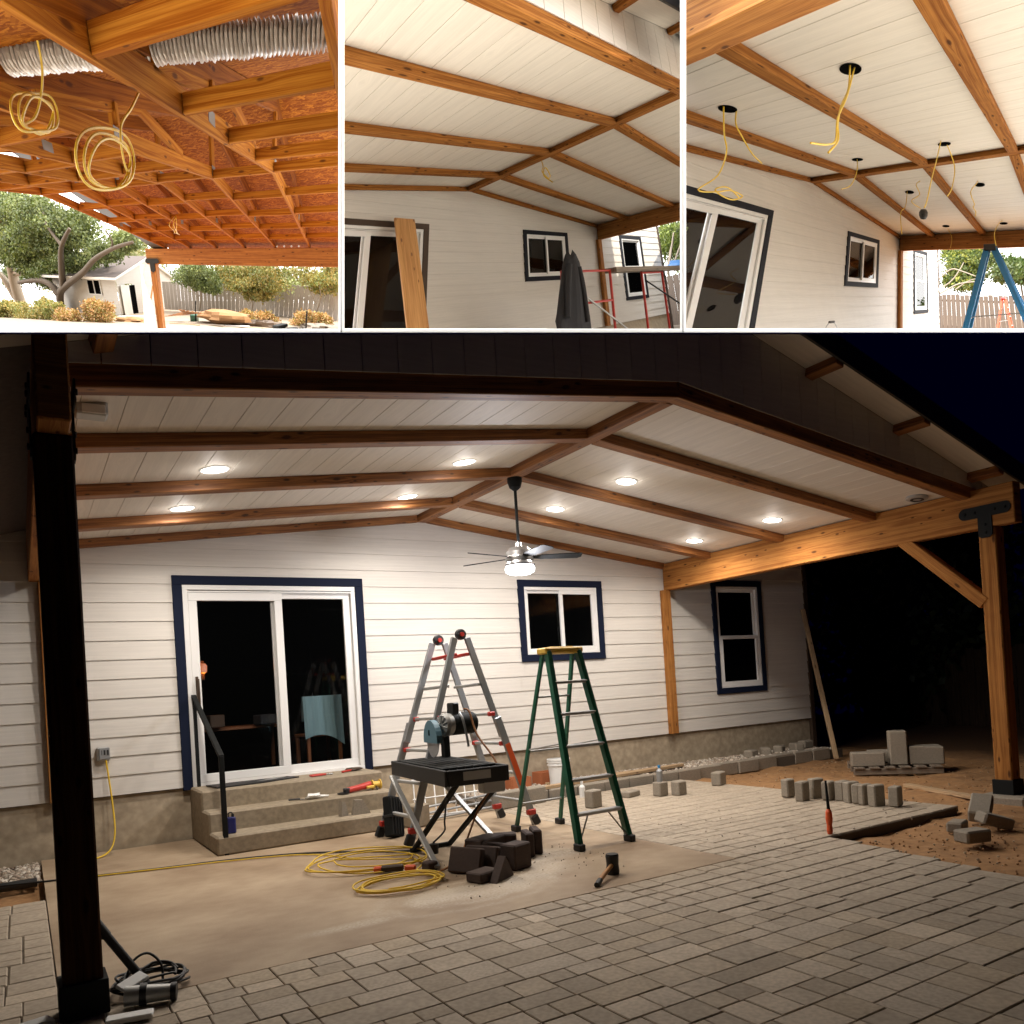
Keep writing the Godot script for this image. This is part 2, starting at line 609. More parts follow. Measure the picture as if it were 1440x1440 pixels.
	M.bounce_shell = paint(c3(0.60, 0.565, 0.50), 0.9)  # skin of an added shell, kept pale to throw daylight upward
	M.shingle = tri_paint(c3(0.17, 0.135, 0.125), 0.9, fine_noise, 0.8)
	for k in ["frame_wood", "frame_dark", "osb", "cedar_bright", "beam"]:
		M[k].roughness = 0.85
		M[k].metallic_specular = 0.14 if k != "beam" else 0.3
	M.white_paint = paint(c3(0.90, 0.90, 0.89), 0.8)

func normal_of(t: ImageTexture) -> ImageTexture:
	var im: Image = t.get_image().duplicate()
	im.bump_map_to_normal_map(2.0)
	return ImageTexture.create_from_image(im)

# ------------------------------------------------------------------ the house wall and the porch roof
func low(x: float, up := 0.0) -> float:        # underside of the rafters; 0.14 above it lies the ceiling
	return RIDGE_Y + up - PITCH * absf(x - RIDGE_X)

func soffit(x: float) -> float:                # underside of the roof outside the gable
	return 3.916 - 0.283 * absf(x - RIDGE_X)

func frame_bars(s: Shape, x0: float, x1: float, y0: float, y1: float, w: float, z: float, t: float, ch := 0.004) -> void:
	s.box(Vector3((x0 + x1) / 2, y1 - w / 2, z), Vector3(x1 - x0, w, t), Basis(), ch)
	s.box(Vector3((x0 + x1) / 2, y0 + w / 2, z), Vector3(x1 - x0, w, t), Basis(), ch)
	s.box(Vector3(x0 + w / 2, (y0 + y1) / 2, z), Vector3(w, y1 - y0 - 2 * w, t - 0.003), Basis(), ch)
	s.box(Vector3(x1 - w / 2, (y0 + y1) / 2, z), Vector3(w, y1 - y0 - 2 * w, t - 0.003), Basis(), ch)

func trim(parent: Node3D, m: Material, x0: float, x1: float, y0: float, y1: float, w: float, sill: bool) -> void:
	for q in [[x0, y0 + (w if sill else 0.0), x0 + w, y1 - w], [x1 - w, y0 + (w if sill else 0.0), x1, y1 - w], [x0, y1 - w, x1, y1], [x0, y0, x1, y0 + w]]:
		if not sill and q[1] == y0 and q[2] - q[0] > 0.5:
			continue
		var s := Shape.new()
		s.box(Vector3((q[0] + q[2]) / 2, (q[1] + q[3]) / 2, 0.016), Vector3(q[2] - q[0], q[3] - q[1], 0.044), Basis(), 0.004)
		obj("trim_board", s, m, parent)

func sash(parent: Node3D, x0: float, x1: float, y0: float, y1: float, w: float, z: float) -> void:
	var s := Shape.new()
	frame_bars(s, x0, x1, y0, y1, w, z, 0.035)
	var o := obj("sash", s, M.vinyl, parent)
	var p := Shape.new()
	p.quad(Vector3(x0 + w * 0.8, y0 + w * 0.8, z), Vector3(x1 - w * 0.8, y0 + w * 0.8, z), Vector3(x1 - w * 0.8, y1 - w * 0.8, z), Vector3(x0 + w * 0.8, y1 - w * 0.8, z), Vector3.BACK)
	obj("pane", p, M.pane, parent)

func house(label: String, trim_door: Material, trim_window: Material, from_x := -3.0) -> Node3D:
	var h := thing("house", label, "house", Vector3(5, GROUND, 0))
	var holes := [[1.445, 3.61, -0.06, 2.295], [5.848, 7.29, 1.195, 2.325], [9.517, 10.675, 0.54, 2.378]]
	for k in 17:
		var y0 := 0.2 * k
		var y1 := y0 + 0.2
		var runs: Array = [[from_x, 11.76]]
		for q in holes:
			if y1 > q[2] + 0.001 and y0 < q[3] - 0.001:
				# boards above and below an opening are notched: split in height when the opening ends inside the course
				var next: Array = []
				for r in runs:
					if q[0] > r[0] and q[1] < r[1]:
						next.append([r[0], q[0] + 0.05]); next.append([q[1] - 0.05, r[1]])
						if q[3] < y1 - 0.01:
							next.append([q[0] + 0.05, q[1] - 0.05, q[3] - 0.04, y1])
						if q[2] > y0 + 0.01:
							next.append([q[0] + 0.05, q[1] - 0.05, y0, q[2] + 0.04])
					else:
						next.append(r)
				runs = next
		for r in runs:
			var a: float = y0 if r.size() < 4 else r[2]
			var b: float = y1 if r.size() < 4 else r[3]
			var s := Shape.new()
			s.off = Vector2(rng.randf() * 3, rng.randf())
			var joints: Array = [r[0]]
			if r[1] - r[0] > 4.0:
				joints.append(lerpf(r[0], r[1], rng.randf_range(0.35, 0.65)))
			joints.append(r[1])
			for j in joints.size() - 1:
				var x0: float = joints[j] + (0.0015 if j > 0 else 0.0)
				var x1: float = joints[j + 1] - 0.0015
				# lapped: foot proud, head under the next board
				var z0 := 0.017
				var z1 := 0.003
				s.quad(Vector3(x0, a + 0.002, z0), Vector3(x1, a + 0.002, z0), Vector3(x1, b + 0.004, z1), Vector3(x0, b + 0.004, z1), Vector3.BACK, Vector2(x0, a), Vector2(x1, a), Vector2(x1, b), Vector2(x0, b))
				s.quad(Vector3(x0, a + 0.002, z0), Vector3(x1, a + 0.002, z0), Vector3(x1, a + 0.002, -0.004), Vector3(x0, a + 0.002, -0.004), Vector3.DOWN)
				s.quad(Vector3(x0, a, -0.004), Vector3(x1, a, -0.004), Vector3(x1, b, -0.004), Vector3(x0, b, -0.004), Vector3.FORWARD)
			obj("siding_board", s, M.siding, h)
	var f := Shape.new()
	f.box(Vector3((from_x + 11.76) / 2, -0.3, -0.075), Vector3(11.76 - from_x, 0.6, 0.1), Basis(), 0.01)
	obj("foundation", f, M.concrete, h)
	f = Shape.new()
	for q in [[from_x, 1.445], [3.61, 5.848], [7.29, 9.517], [10.675, 11.76]]:
		f.box(Vector3((q[0] + q[1]) / 2, 1.7, -0.03), Vector3(q[1] - q[0], 3.4, 0.04))
	for q in [[1.445, 3.61, 2.295, 3.4], [5.848, 7.29, 0.0, 1.195], [5.848, 7.29, 2.325, 3.4], [9.517, 10.675, 0.0, 0.54], [9.517, 10.675, 2.378, 3.4]]:
		f.box(Vector3((q[0] + q[1]) / 2, (q[2] + q[3]) / 2, -0.03), Vector3(q[1] - q[0], q[3] - q[2], 0.039))
	obj("sheathing", f, M.dark, h)
	f = Shape.new()
	f.box(Vector3(11.81, 1.42, -0.03), Vector3(0.1, 3.96, 0.12), Basis(), 0.005)
	obj("corner_board", f, M.trim_brown, h)
	f = Shape.new()
	f.box(Vector3(11.8, 1.4, -3.0), Vector3(0.06, 4.0, 5.9), Basis(), 0.005)
	obj("side_wall", f, M.siding, h)
	# sliding door
	var d := Node3D.new()
	d.name = "sliding_door"
	h.add_child(d)
	base_of[d] = base_of[h]
	trim(d, trim_door, 1.445, 3.61, -0.03, 2.295, 0.1, false)
	var s := Shape.new()
	frame_bars(s, 1.545, 3.51, -0.02, 2.195, 0.055, -0.01, 0.075)
	s.box(Vector3(2.53, 2.122, 0.006), Vector3(1.86, 0.014, 0.04))
	obj("frame", s, M.vinyl, d)
	sash(d, 1.6, 2.62, 0.035, 2.11, 0.09, 0.012)
	sash(d, 2.50, 3.455, 0.035, 2.14, 0.09, -0.03)
	s = Shape.new()
	s.tube(smooth([Vector3(1.66, 0.86, 0.03), Vector3(1.655, 0.92, 0.065), Vector3(1.655, 1.1, 0.065), Vector3(1.66, 1.16, 0.03)], 4), 0.011)
	s.box(Vector3(1.645, 1.01, 0.033), Vector3(0.03, 0.36, 0.012), Basis(), 0.004)
	obj("handle", s, M.trim_brown, d)
	# the two windows
	for q in [[5.848, 7.29, 1.195, 2.325, true], [9.517, 10.675, 0.54, 2.378, false]]:
		var w := Node3D.new()
		w.name = "window"
		h.add_child(w, true)
		base_of[w] = base_of[h]
		trim(w, trim_window, q[0], q[1], q[2], q[3], 0.095, true)
		s = Shape.new()
		frame_bars(s, q[0] + 0.095, q[1] - 0.095, q[2] + 0.095, q[3] - 0.095, 0.045, -0.01, 0.07)
		obj("frame", s, M.vinyl, w)
		var x0: float = q[0] + 0.14
		var x1: float = q[1] - 0.14
		var y0: float = q[2] + 0.14
		var y1: float = q[3] - 0.14
		if q[4]:
			var mid := (x0 + x1) / 2
			sash(w, x0, mid + 0.03, y0, y1, 0.04, -0.03)
			sash(w, mid - 0.03, x1, y0, y1, 0.055, 0.005)
		else:
			var mid := (y0 + y1) / 2
			sash(w, x0, x1, mid - 0.02, y1, 0.045, -0.03)
			sash(w, x0, x1, y0, mid + 0.02, 0.055, 0.005)
	# rooms behind the glass
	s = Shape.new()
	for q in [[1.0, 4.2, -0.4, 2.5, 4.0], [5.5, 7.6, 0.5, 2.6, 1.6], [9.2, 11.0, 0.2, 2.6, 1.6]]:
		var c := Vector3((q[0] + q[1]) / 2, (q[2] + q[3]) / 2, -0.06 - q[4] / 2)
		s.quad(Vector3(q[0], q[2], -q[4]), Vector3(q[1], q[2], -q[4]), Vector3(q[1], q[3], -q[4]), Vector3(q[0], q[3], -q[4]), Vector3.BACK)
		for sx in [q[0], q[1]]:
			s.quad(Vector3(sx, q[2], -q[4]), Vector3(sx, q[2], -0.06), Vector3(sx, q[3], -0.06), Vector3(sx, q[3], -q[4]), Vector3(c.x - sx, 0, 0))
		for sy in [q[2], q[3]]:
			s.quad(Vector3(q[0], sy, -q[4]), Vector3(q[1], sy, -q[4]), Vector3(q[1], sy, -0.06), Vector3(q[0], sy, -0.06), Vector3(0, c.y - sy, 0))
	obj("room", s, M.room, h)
	return h

func porch(label: String, wood_m: Material, beam_m: Material, left_x := 0.19) -> Node3D:
	var p := thing("porch_roof", label, "porch roof", Vector3(RIDGE_X, GROUND, 4.85))
	var xl := 0.26
	var xr := 8.5
	var zf := 4.58
	# grooved ceiling boards, each running from the wall to the front
	var step := 0.237
	for side in [-1.0, 1.0]:
		var n := 18
		for k in n:
			var a := 0.07 + step * k
			var b := minf(a + step - 0.0028, 4.12 if side > 0 else 4.26)
			var x0: float = RIDGE_X + side * a
			var x1: float = RIDGE_X + side * b
			var mid := Vector3((x0 + x1) / 2, low((x0 + x1) / 2, CEIL + 0.008), 2.32)
			var xd := Vector3(side, -PITCH, 0).normalized()
			var s := Shape.new()
			s.off = Vector2(rng.randf() * 3, rng.randf())
			var up := Vector3(PITCH * side, 1, 0).normalized()
			s.box(mid, Vector3((b - a) * 1.0077, 0.014, 4.62), Basis(xd, up, xd.cross(up)), 0.0018)
			obj("ceiling_board", s, M.ceiling, p)
	var s := Shape.new()
	for side in [-1.0, 1.0]:
		var e: float = RIDGE_X + side * 4.26
		for up in [CEIL + 0.022, CEIL + 0.06]:
			s.quad(Vector3(RIDGE_X, low(RIDGE_X, up), 0), Vector3(e, low(e, up), 0), Vector3(e, low(e, up), 4.7), Vector3(RIDGE_X, low(RIDGE_X, up), 4.7), Vector3.DOWN)
	obj("dark_backing", s, M.dark, p)  # black sheet added so board gaps read dark and sky stays out
	# the ridge beam and the rafters that butt against it
	s = Shape.new()
	s.off = Vector2(0.7, 0.1)
	s.box(Vector3(RIDGE_X, RIDGE_Y + 0.046, 2.30), Vector3(0.14, 0.1, 4.56), Basis(), 0.006)
	obj("ridge_beam", s, wood_m, p)
	for side in [-1.0, 1.0]:
		for z in [0.97, 2.263, 3.568]:
			s = Shape.new()
			s.off = Vector2(rng.randf() * 2, rng.randf())
			var x0: float = RIDGE_X + side * 0.072
			var x1: float = RIDGE_X + side * (4.05 if side > 0 else 4.2)
			s.beam(Vector3(x0, low(x0, 0.045), z), Vector3(x1, low(x1, 0.045), z), 0.14, 0.09, Vector3.UP, 0.006)
			obj("rafter", s, wood_m, p)
		s = Shape.new()
		s.off = Vector2(rng.randf() * 2, rng.randf())
		var x2: float = RIDGE_X + side * 0.072
		var x3: float = RIDGE_X + side * (4.05 if side > 0 else 4.2)
		s.beam(Vector3(x2, low(x2, 0.045), 0.04), Vector3(x3, low(x3, 0.045), 0.04), 0.05, 0.09, Vector3.UP, 0.004)
		obj("ledger", s, M.pine_dark if wood_m == M.pine else wood_m, p)
		s = Shape.new()
		s.off = Vector2(rng.randf() * 2, rng.randf())
		x2 = RIDGE_X + side * 0.002
		x3 = RIDGE_X + side * 4.19
		s.beam(Vector3(x2, low(x2, 0.07), 4.65), Vector3(x3, low(x3, 0.07), 4.65), 0.13, 0.14, Vector3.UP, 0.006)
		obj("rake_beam", s, wood_m, p)
		# eave beam, corner post at the wall, front post with its brace and iron plate
		var ex: float = RIDGE_X + side * 4.11 if side > 0 else left_x
		s = Shape.new()
		s.off = Vector2(rng.randf() * 2, rng.randf())
		s.box(Vector3(ex, 2.405, 2.58), Vector3(0.14, 0.41, 5.12), Basis(), 0.008)
		var eb := obj("eave_beam", s, beam_m, p)
		s = Shape.new()
		s.off = Vector2(rng.randf() * 2, rng.randf())
		s.box(Vector3(RIDGE_X + side * 4.03 - (0.16 if side < 0 else 0.0), 1.1, 0.062), Vector3(0.14, 2.2, 0.09), Basis(), 0.006)
		obj("corner_post", s, beam_m, p)
		var px: float = 8.6 if side > 0 else 0.19
		var pz := 4.85
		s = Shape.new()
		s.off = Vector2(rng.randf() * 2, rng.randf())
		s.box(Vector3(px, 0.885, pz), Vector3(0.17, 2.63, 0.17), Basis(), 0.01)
		obj("post", s, beam_m if side > 0 or wood_m != M.cedar else M.backlit_post, p)
		s = Shape.new()
		s.off = Vector2(rng.randf() * 2, rng.randf())
		s.beam(Vector3(ex, 2.24, 3.92), Vector3(ex + side * 0.0, 1.43, 4.78), 0.13, 0.13, Vector3.UP, 0.008)
		if side > 0:
			obj("brace", s, beam_m, p)
		s = Shape.new()
		s.box(Vector3(px, -0.47, pz), Vector3(0.21, 0.16, 0.21), Basis(), 0.004)
		obj("post_base", s, M.iron, p)
		if side > 0:
			s = Shape.new()
			s.box(Vector3(px, -0.65, pz + 0.03), Vector3(0.46, 0.22, 0.46), Basis(), 0.02)
			obj("pier", s, M.block, p)
		# T-shaped plate on both faces of the beam
		for f in [-1.0, 1.0]:
			var o := PackedVector2Array()
			for k in 9:
				o.append(Vector2(0.2 + 0.06 * cos(-PI / 2 + PI * k / 8), 0.06 * sin(-PI / 2 + PI * k / 8)))
			for k in 9:
				o.append(Vector2(-0.2 + 0.06 * cos(PI / 2 + PI * k / 8), 0.06 * sin(PI / 2 + PI * k / 8)))
			o.append_array([Vector2(-0.07, -0.06), Vector2(-0.07, -0.25), Vector2(-0.035, -0.275), Vector2(0.035, -0.275), Vector2(0.07, -0.25), Vector2(0.07, -0.06)])
			s = Shape.new()
			var fx: float = (px + f * 0.087) if side * f > 0 else minf(ex + f * 0.073, px + f * 0.087) if f < 0 else maxf(ex + f * 0.073, px + f * 0.087)
			s.plate(o, Transform3D(Basis(Vector3(0, 0, -f), Vector3.UP, Vector3(f, 0, 0)), Vector3(fx, 2.37, pz)), 0.008)
			for q in [Vector2(-0.2, 0), Vector2(-0.1, 0), Vector2(0.1, 0), Vector2(0.2, 0), Vector2(0, -0.14), Vector2(0, -0.22)]:
				s.lathe([Vector2(0.016, 0), Vector2(0.016, 0.01), Vector2(0, 0.012)], Vector3(fx + f * 0.008, 2.37 + q.y, pz - f * q.x), Basis(Vector3.UP, Vector3(f, 0, 0), Vector3.BACK), 6)
			obj("bracket", s, M.iron, p)
	# gable above the rake beams: upright boards under the steeper roof
	for k in 36:
		var x0 := 0.2 + 0.237 * k
		var x1 := minf(x0 + 0.231, 8.72)
		var t := Shape.new()
		t.off = Vector2(rng.randf() * 3, rng.randf())
		var o := PackedVector2Array([Vector2(x0, low(x0, 0.12)), Vector2(x1, low(x1, 0.12)), Vector2(x1, maxf(low(x1, 0.17), soffit(x1))), Vector2(x0, maxf(low(x0, 0.17), soffit(x0)))])
		t.plate(o, Transform3D(Basis(), Vector3(0, 0, 4.716)), 0.012)
		obj("gable_board", t, M.siding, p)
	for side in [-1.0, 1.0]:
		var e: float = RIDGE_X + side * 4.6
		s = Shape.new()
		var xd := Vector3(side, -0.283, 0).normalized()
		var up := Vector3(0.283 * side, 1, 0).normalized()
		var mid := Vector3((RIDGE_X + e) / 2, soffit((RIDGE_X + e) / 2), 0)
		s.box(mid + up * 0.01 + Vector3(0, 0, 4.89), Vector3(4.6 * 1.039, 0.018, 0.32), Basis(xd, up, xd.cross(up)), 0.002)
		obj("soffit_board", s, M.ceiling, p)
		s = Shape.new()
		s.box(mid + up * 0.08 + Vector3(0, 0, 2.5), Vector3(4.6 * 1.039, 0.1, 5.16), Basis(xd, up, xd.cross(up)), 0.002)
		obj("roof_slope", s, M.shingle, p)
		s = Shape.new()
		s.box(mid + up * 0.05 + Vector3(0, 0, 5.067), Vector3(4.6 * 1.039, 0.19, 0.03), Basis(xd, up, xd.cross(up)), 0.003)
		obj("fascia", s, M.black, p)
		for j in 4:
			var lx: float = RIDGE_X + side * (0.32 + 1.235 * j)
			s = Shape.new()
			s.off = Vector2(rng.randf() * 2, rng.randf())
			s.box(Vector3(lx, soffit(lx) - 0.035, 4.89), Vector3(0.1, 0.08, 0.32), Basis(xd, up, xd.cross(up)), 0.005)
			obj("lookout", s, wood_m, p)
	return p

# ------------------------------------------------------------------ things that stand in more than one place
func step_ladder(label: String, side: Material, top_m: Material, f0: Vector3, f1: Vector3, r0: Vector3, r1: Vector3, t0: Vector3, t1: Vector3, steps: int, cap := Vector3(0.09, 0.06, 0.16), rear_bars := 3, wide := 1.0) -> Node3D:
	var o := thing("step_ladder", label, "step ladder", (f0 + f1 + r0 + r1) / 4)
	var across := (t1 - t0).normalized()
	var deep := ((f0 + f1) / 2 - (r0 + r1) / 2).normalized()
	var fr := deep * cap.z * 0.28
	var s := Shape.new()
	s.box((t0 + t1) / 2 + Vector3(0, 0.01, 0), Vector3((t1 - t0).length() + cap.x, cap.y, cap.z), Basis(across, Vector3.UP, across.cross(Vector3.UP)), 0.012)
	s.box((t0 + t1) / 2 + Vector3(0, 0.01 + cap.y * 0.5, 0), Vector3((t1 - t0).length() * 0.7, 0.016, cap.z * 0.6), Basis(across, Vector3.UP, across.cross(Vector3.UP)), 0.006)
	obj("top_cap", s, top_m, o)
	for k in 2:
		var ft: Vector3 = [f0, f1][k]
		var rt: Vector3 = [r0, r1][k]
		var tp: Vector3 = [t0, t1][k]
		var out := across * (-1.0 if k == 0 else 1.0)
		s = Shape.new()
		s.beam(ft, tp + fr, 0.085 * wide, 0.028, out, 0.004)
		s.beam(ft + deep * 0.036, tp + fr + deep * 0.036, 0.012, 0.05, out, 0.003)
		obj("front_rail", s, side, o)
		s = Shape.new()
		s.beam(rt, tp - fr, 0.05 * wide * wide, 0.024, out, 0.004)
		obj("rear_rail", s, side, o)
		for foot in [ft, rt]:
			s = Shape.new()
			s.box(foot + Vector3(0, 0.03, 0), Vector3(0.06, 0.06, 0.11), Basis(across, Vector3.UP, across.cross(Vector3.UP)), 0.008)
			obj("foot", s, M.black, o)
		s = Shape.new()
		var q := 0.52
		s.tube([ft.lerp(tp + fr, q), rt.lerp(tp - fr, q - 0.05)], 0.008, 6)
		obj("spreader", s, M.galv, o)
	for j in steps:
		var q := (j + 1.0) / (steps + 1.0)
		var a := f0.lerp(t0 + fr, q)
		var b := f1.lerp(t1 + fr, q)
		s = Shape.new()
		s.box((a + b) / 2, Vector3((b - a).length(), 0.028, 0.085), Basis(across, Vector3.UP, across.cross(Vector3.UP)), 0.005)
		obj("tread", s, M.galv, o)
		if j == 0:
			for e in [[f0, t0, 0.3], [f1, t1, 0.7]]:
				s = Shape.new()
				s.tube([(e[0] as Vector3).lerp(e[1] + fr, 0.02), a.lerp(b, e[2])], 0.008, 6)
				obj("step_brace", s, M.galv, o)
	for j in rear_bars:
		var q := 0.16 + 0.6 * j / maxf(1, rear_bars - 1)
		s = Shape.new()
		s.beam(r0.lerp(t0 - fr, q), r1.lerp(t1 - fr, q), 0.03, 0.02, Vector3.UP, 0.003)
		obj("rear_bar", s, M.galv, o)
	return o

var leaf_mesh: ArrayMesh

func make_leaves() -> void:
	# a spray of pointed leaves
	var st := SurfaceTool.new()
	st.begin(Mesh.PRIMITIVE_TRIANGLES)
	var r := RandomNumberGenerator.new()
	r.seed = 5
	for k in 9:
		var d := Vector3(r.randfn(), r.randfn(), r.randfn()).normalized()
		var side := d.cross(Vector3(r.randfn(), r.randfn(), r.randfn())).normalized()
		var n := d.cross(side)
		var b := d * r.randf_range(0.1, 0.75)
		var l := d * 0.55
		var w := side * 0.17
		for t in [[b, b + l * 0.5 + w + n * 0.05, b + l], [b, b + l, b + l * 0.5 - w + n * 0.05]]:
			for p in t:
				st.set_normal((n + d * 0.3).normalized())
				st.add_vertex(p)
	leaf_mesh = st.commit()

# limbs are [[points], r0, r1]; lobes are [centre, half sizes, sprays]
func tree(called: String, label: String, category: String, at: Vector3, limbs: Array, lobes: Array, size: float, tones: Array, bark: Material, scale_: float, seed_: int, group := "") -> Node3D:
	var o := thing(called, label, category, at, group)
	var r := RandomNumberGenerator.new()
	r.seed = seed_
	for q in limbs:
		var s := Shape.new()
		s.tube(smooth(q[0], 4), q[1], 7, q[2])
		obj("limb", s, bark, o)
	var spots: Array = []
	for l in lobes:
		# sprays gather into clumps, with gaps between them
		var clumps: Array = []
		for k in maxi(3, int(l[2] / 26)):
			var d := Vector3(r.randfn(), r.randfn(), r.randfn()).normalized() * pow(r.randf(), 0.4)
			clumps.append([l[0] + d * l[1], r.randf_range(0.75, 1.25)])
		for k in int(l[2]):
			var c: Array = clumps[r.randi() % clumps.size()]
			var p: Vector3 = c[0] + Vector3(r.randfn(), r.randfn() * 0.7, r.randfn()) * l[1] * 0.17
			var bs := Basis.from_euler(Vector3(r.randf() * TAU, r.randf() * TAU, r.randf() * TAU)).scaled(Vector3.ONE * size * r.randf_range(0.6, 1.3))
			var t: Color = tones[r.randi() % tones.size()]
			spots.append([p, bs, t * (c[1] * r.randf_range(0.8, 1.2))])
	scatter("foliage", leaf_mesh, spots, M.leaf, o, scale_)
	return o

func cable(called: String, label: String, pts: Array, r: float, m: Material, group := "", category := "cable") -> MeshInstance3D:
	var s := Shape.new()
	s.tube(pts, r, 6)
	return one(called, s, m, label, category, group)

func paver_block(s: Shape, c: Vector3, size: Vector3, turn: float, lean := 0.0, roll := 0.0) -> void:
	s.box(c, size, Basis.from_euler(Vector3(lean, turn, roll)), 0.012)

func board_fence(label: String, a: Vector3, b: Vector3, h0: float, h1: float, m: Material, w := 0.16, rails := true) -> Node3D:
	var o := thing("board_fence", label, "fence", a.lerp(b, 0.5))
	var n := int((b - a).length() / w)
	var d := (b - a).normalized()
	var z := d.cross(Vector3.UP)
	for k in n:
		var s := Shape.new()
		s.off = Vector2(rng.randf() * 3, rng.randf())
		var p := a.lerp(b, (k + 0.5) / n)
		var h := lerpf(h0, h1, (k + 0.5) / n) + rng.randf_range(-0.03, 0.03)
		s.box(p + Vector3(0, h / 2, 0) + z * rng.randf_range(-0.008, 0.008), Vector3(w * 0.95, h, 0.02), Basis(d, Vector3.UP, z), 0.003)
		obj("fence_board", s, m, o)
	if rails:
		for q in [0.2, 0.85]:
			var s := Shape.new()
			s.beam(a + Vector3(0, h0 * q, 0) - z * 0.04, b + Vector3(0, h1 * q, 0) - z * 0.04, 0.04, 0.09)
			obj("rail", s, m, o)
	return o

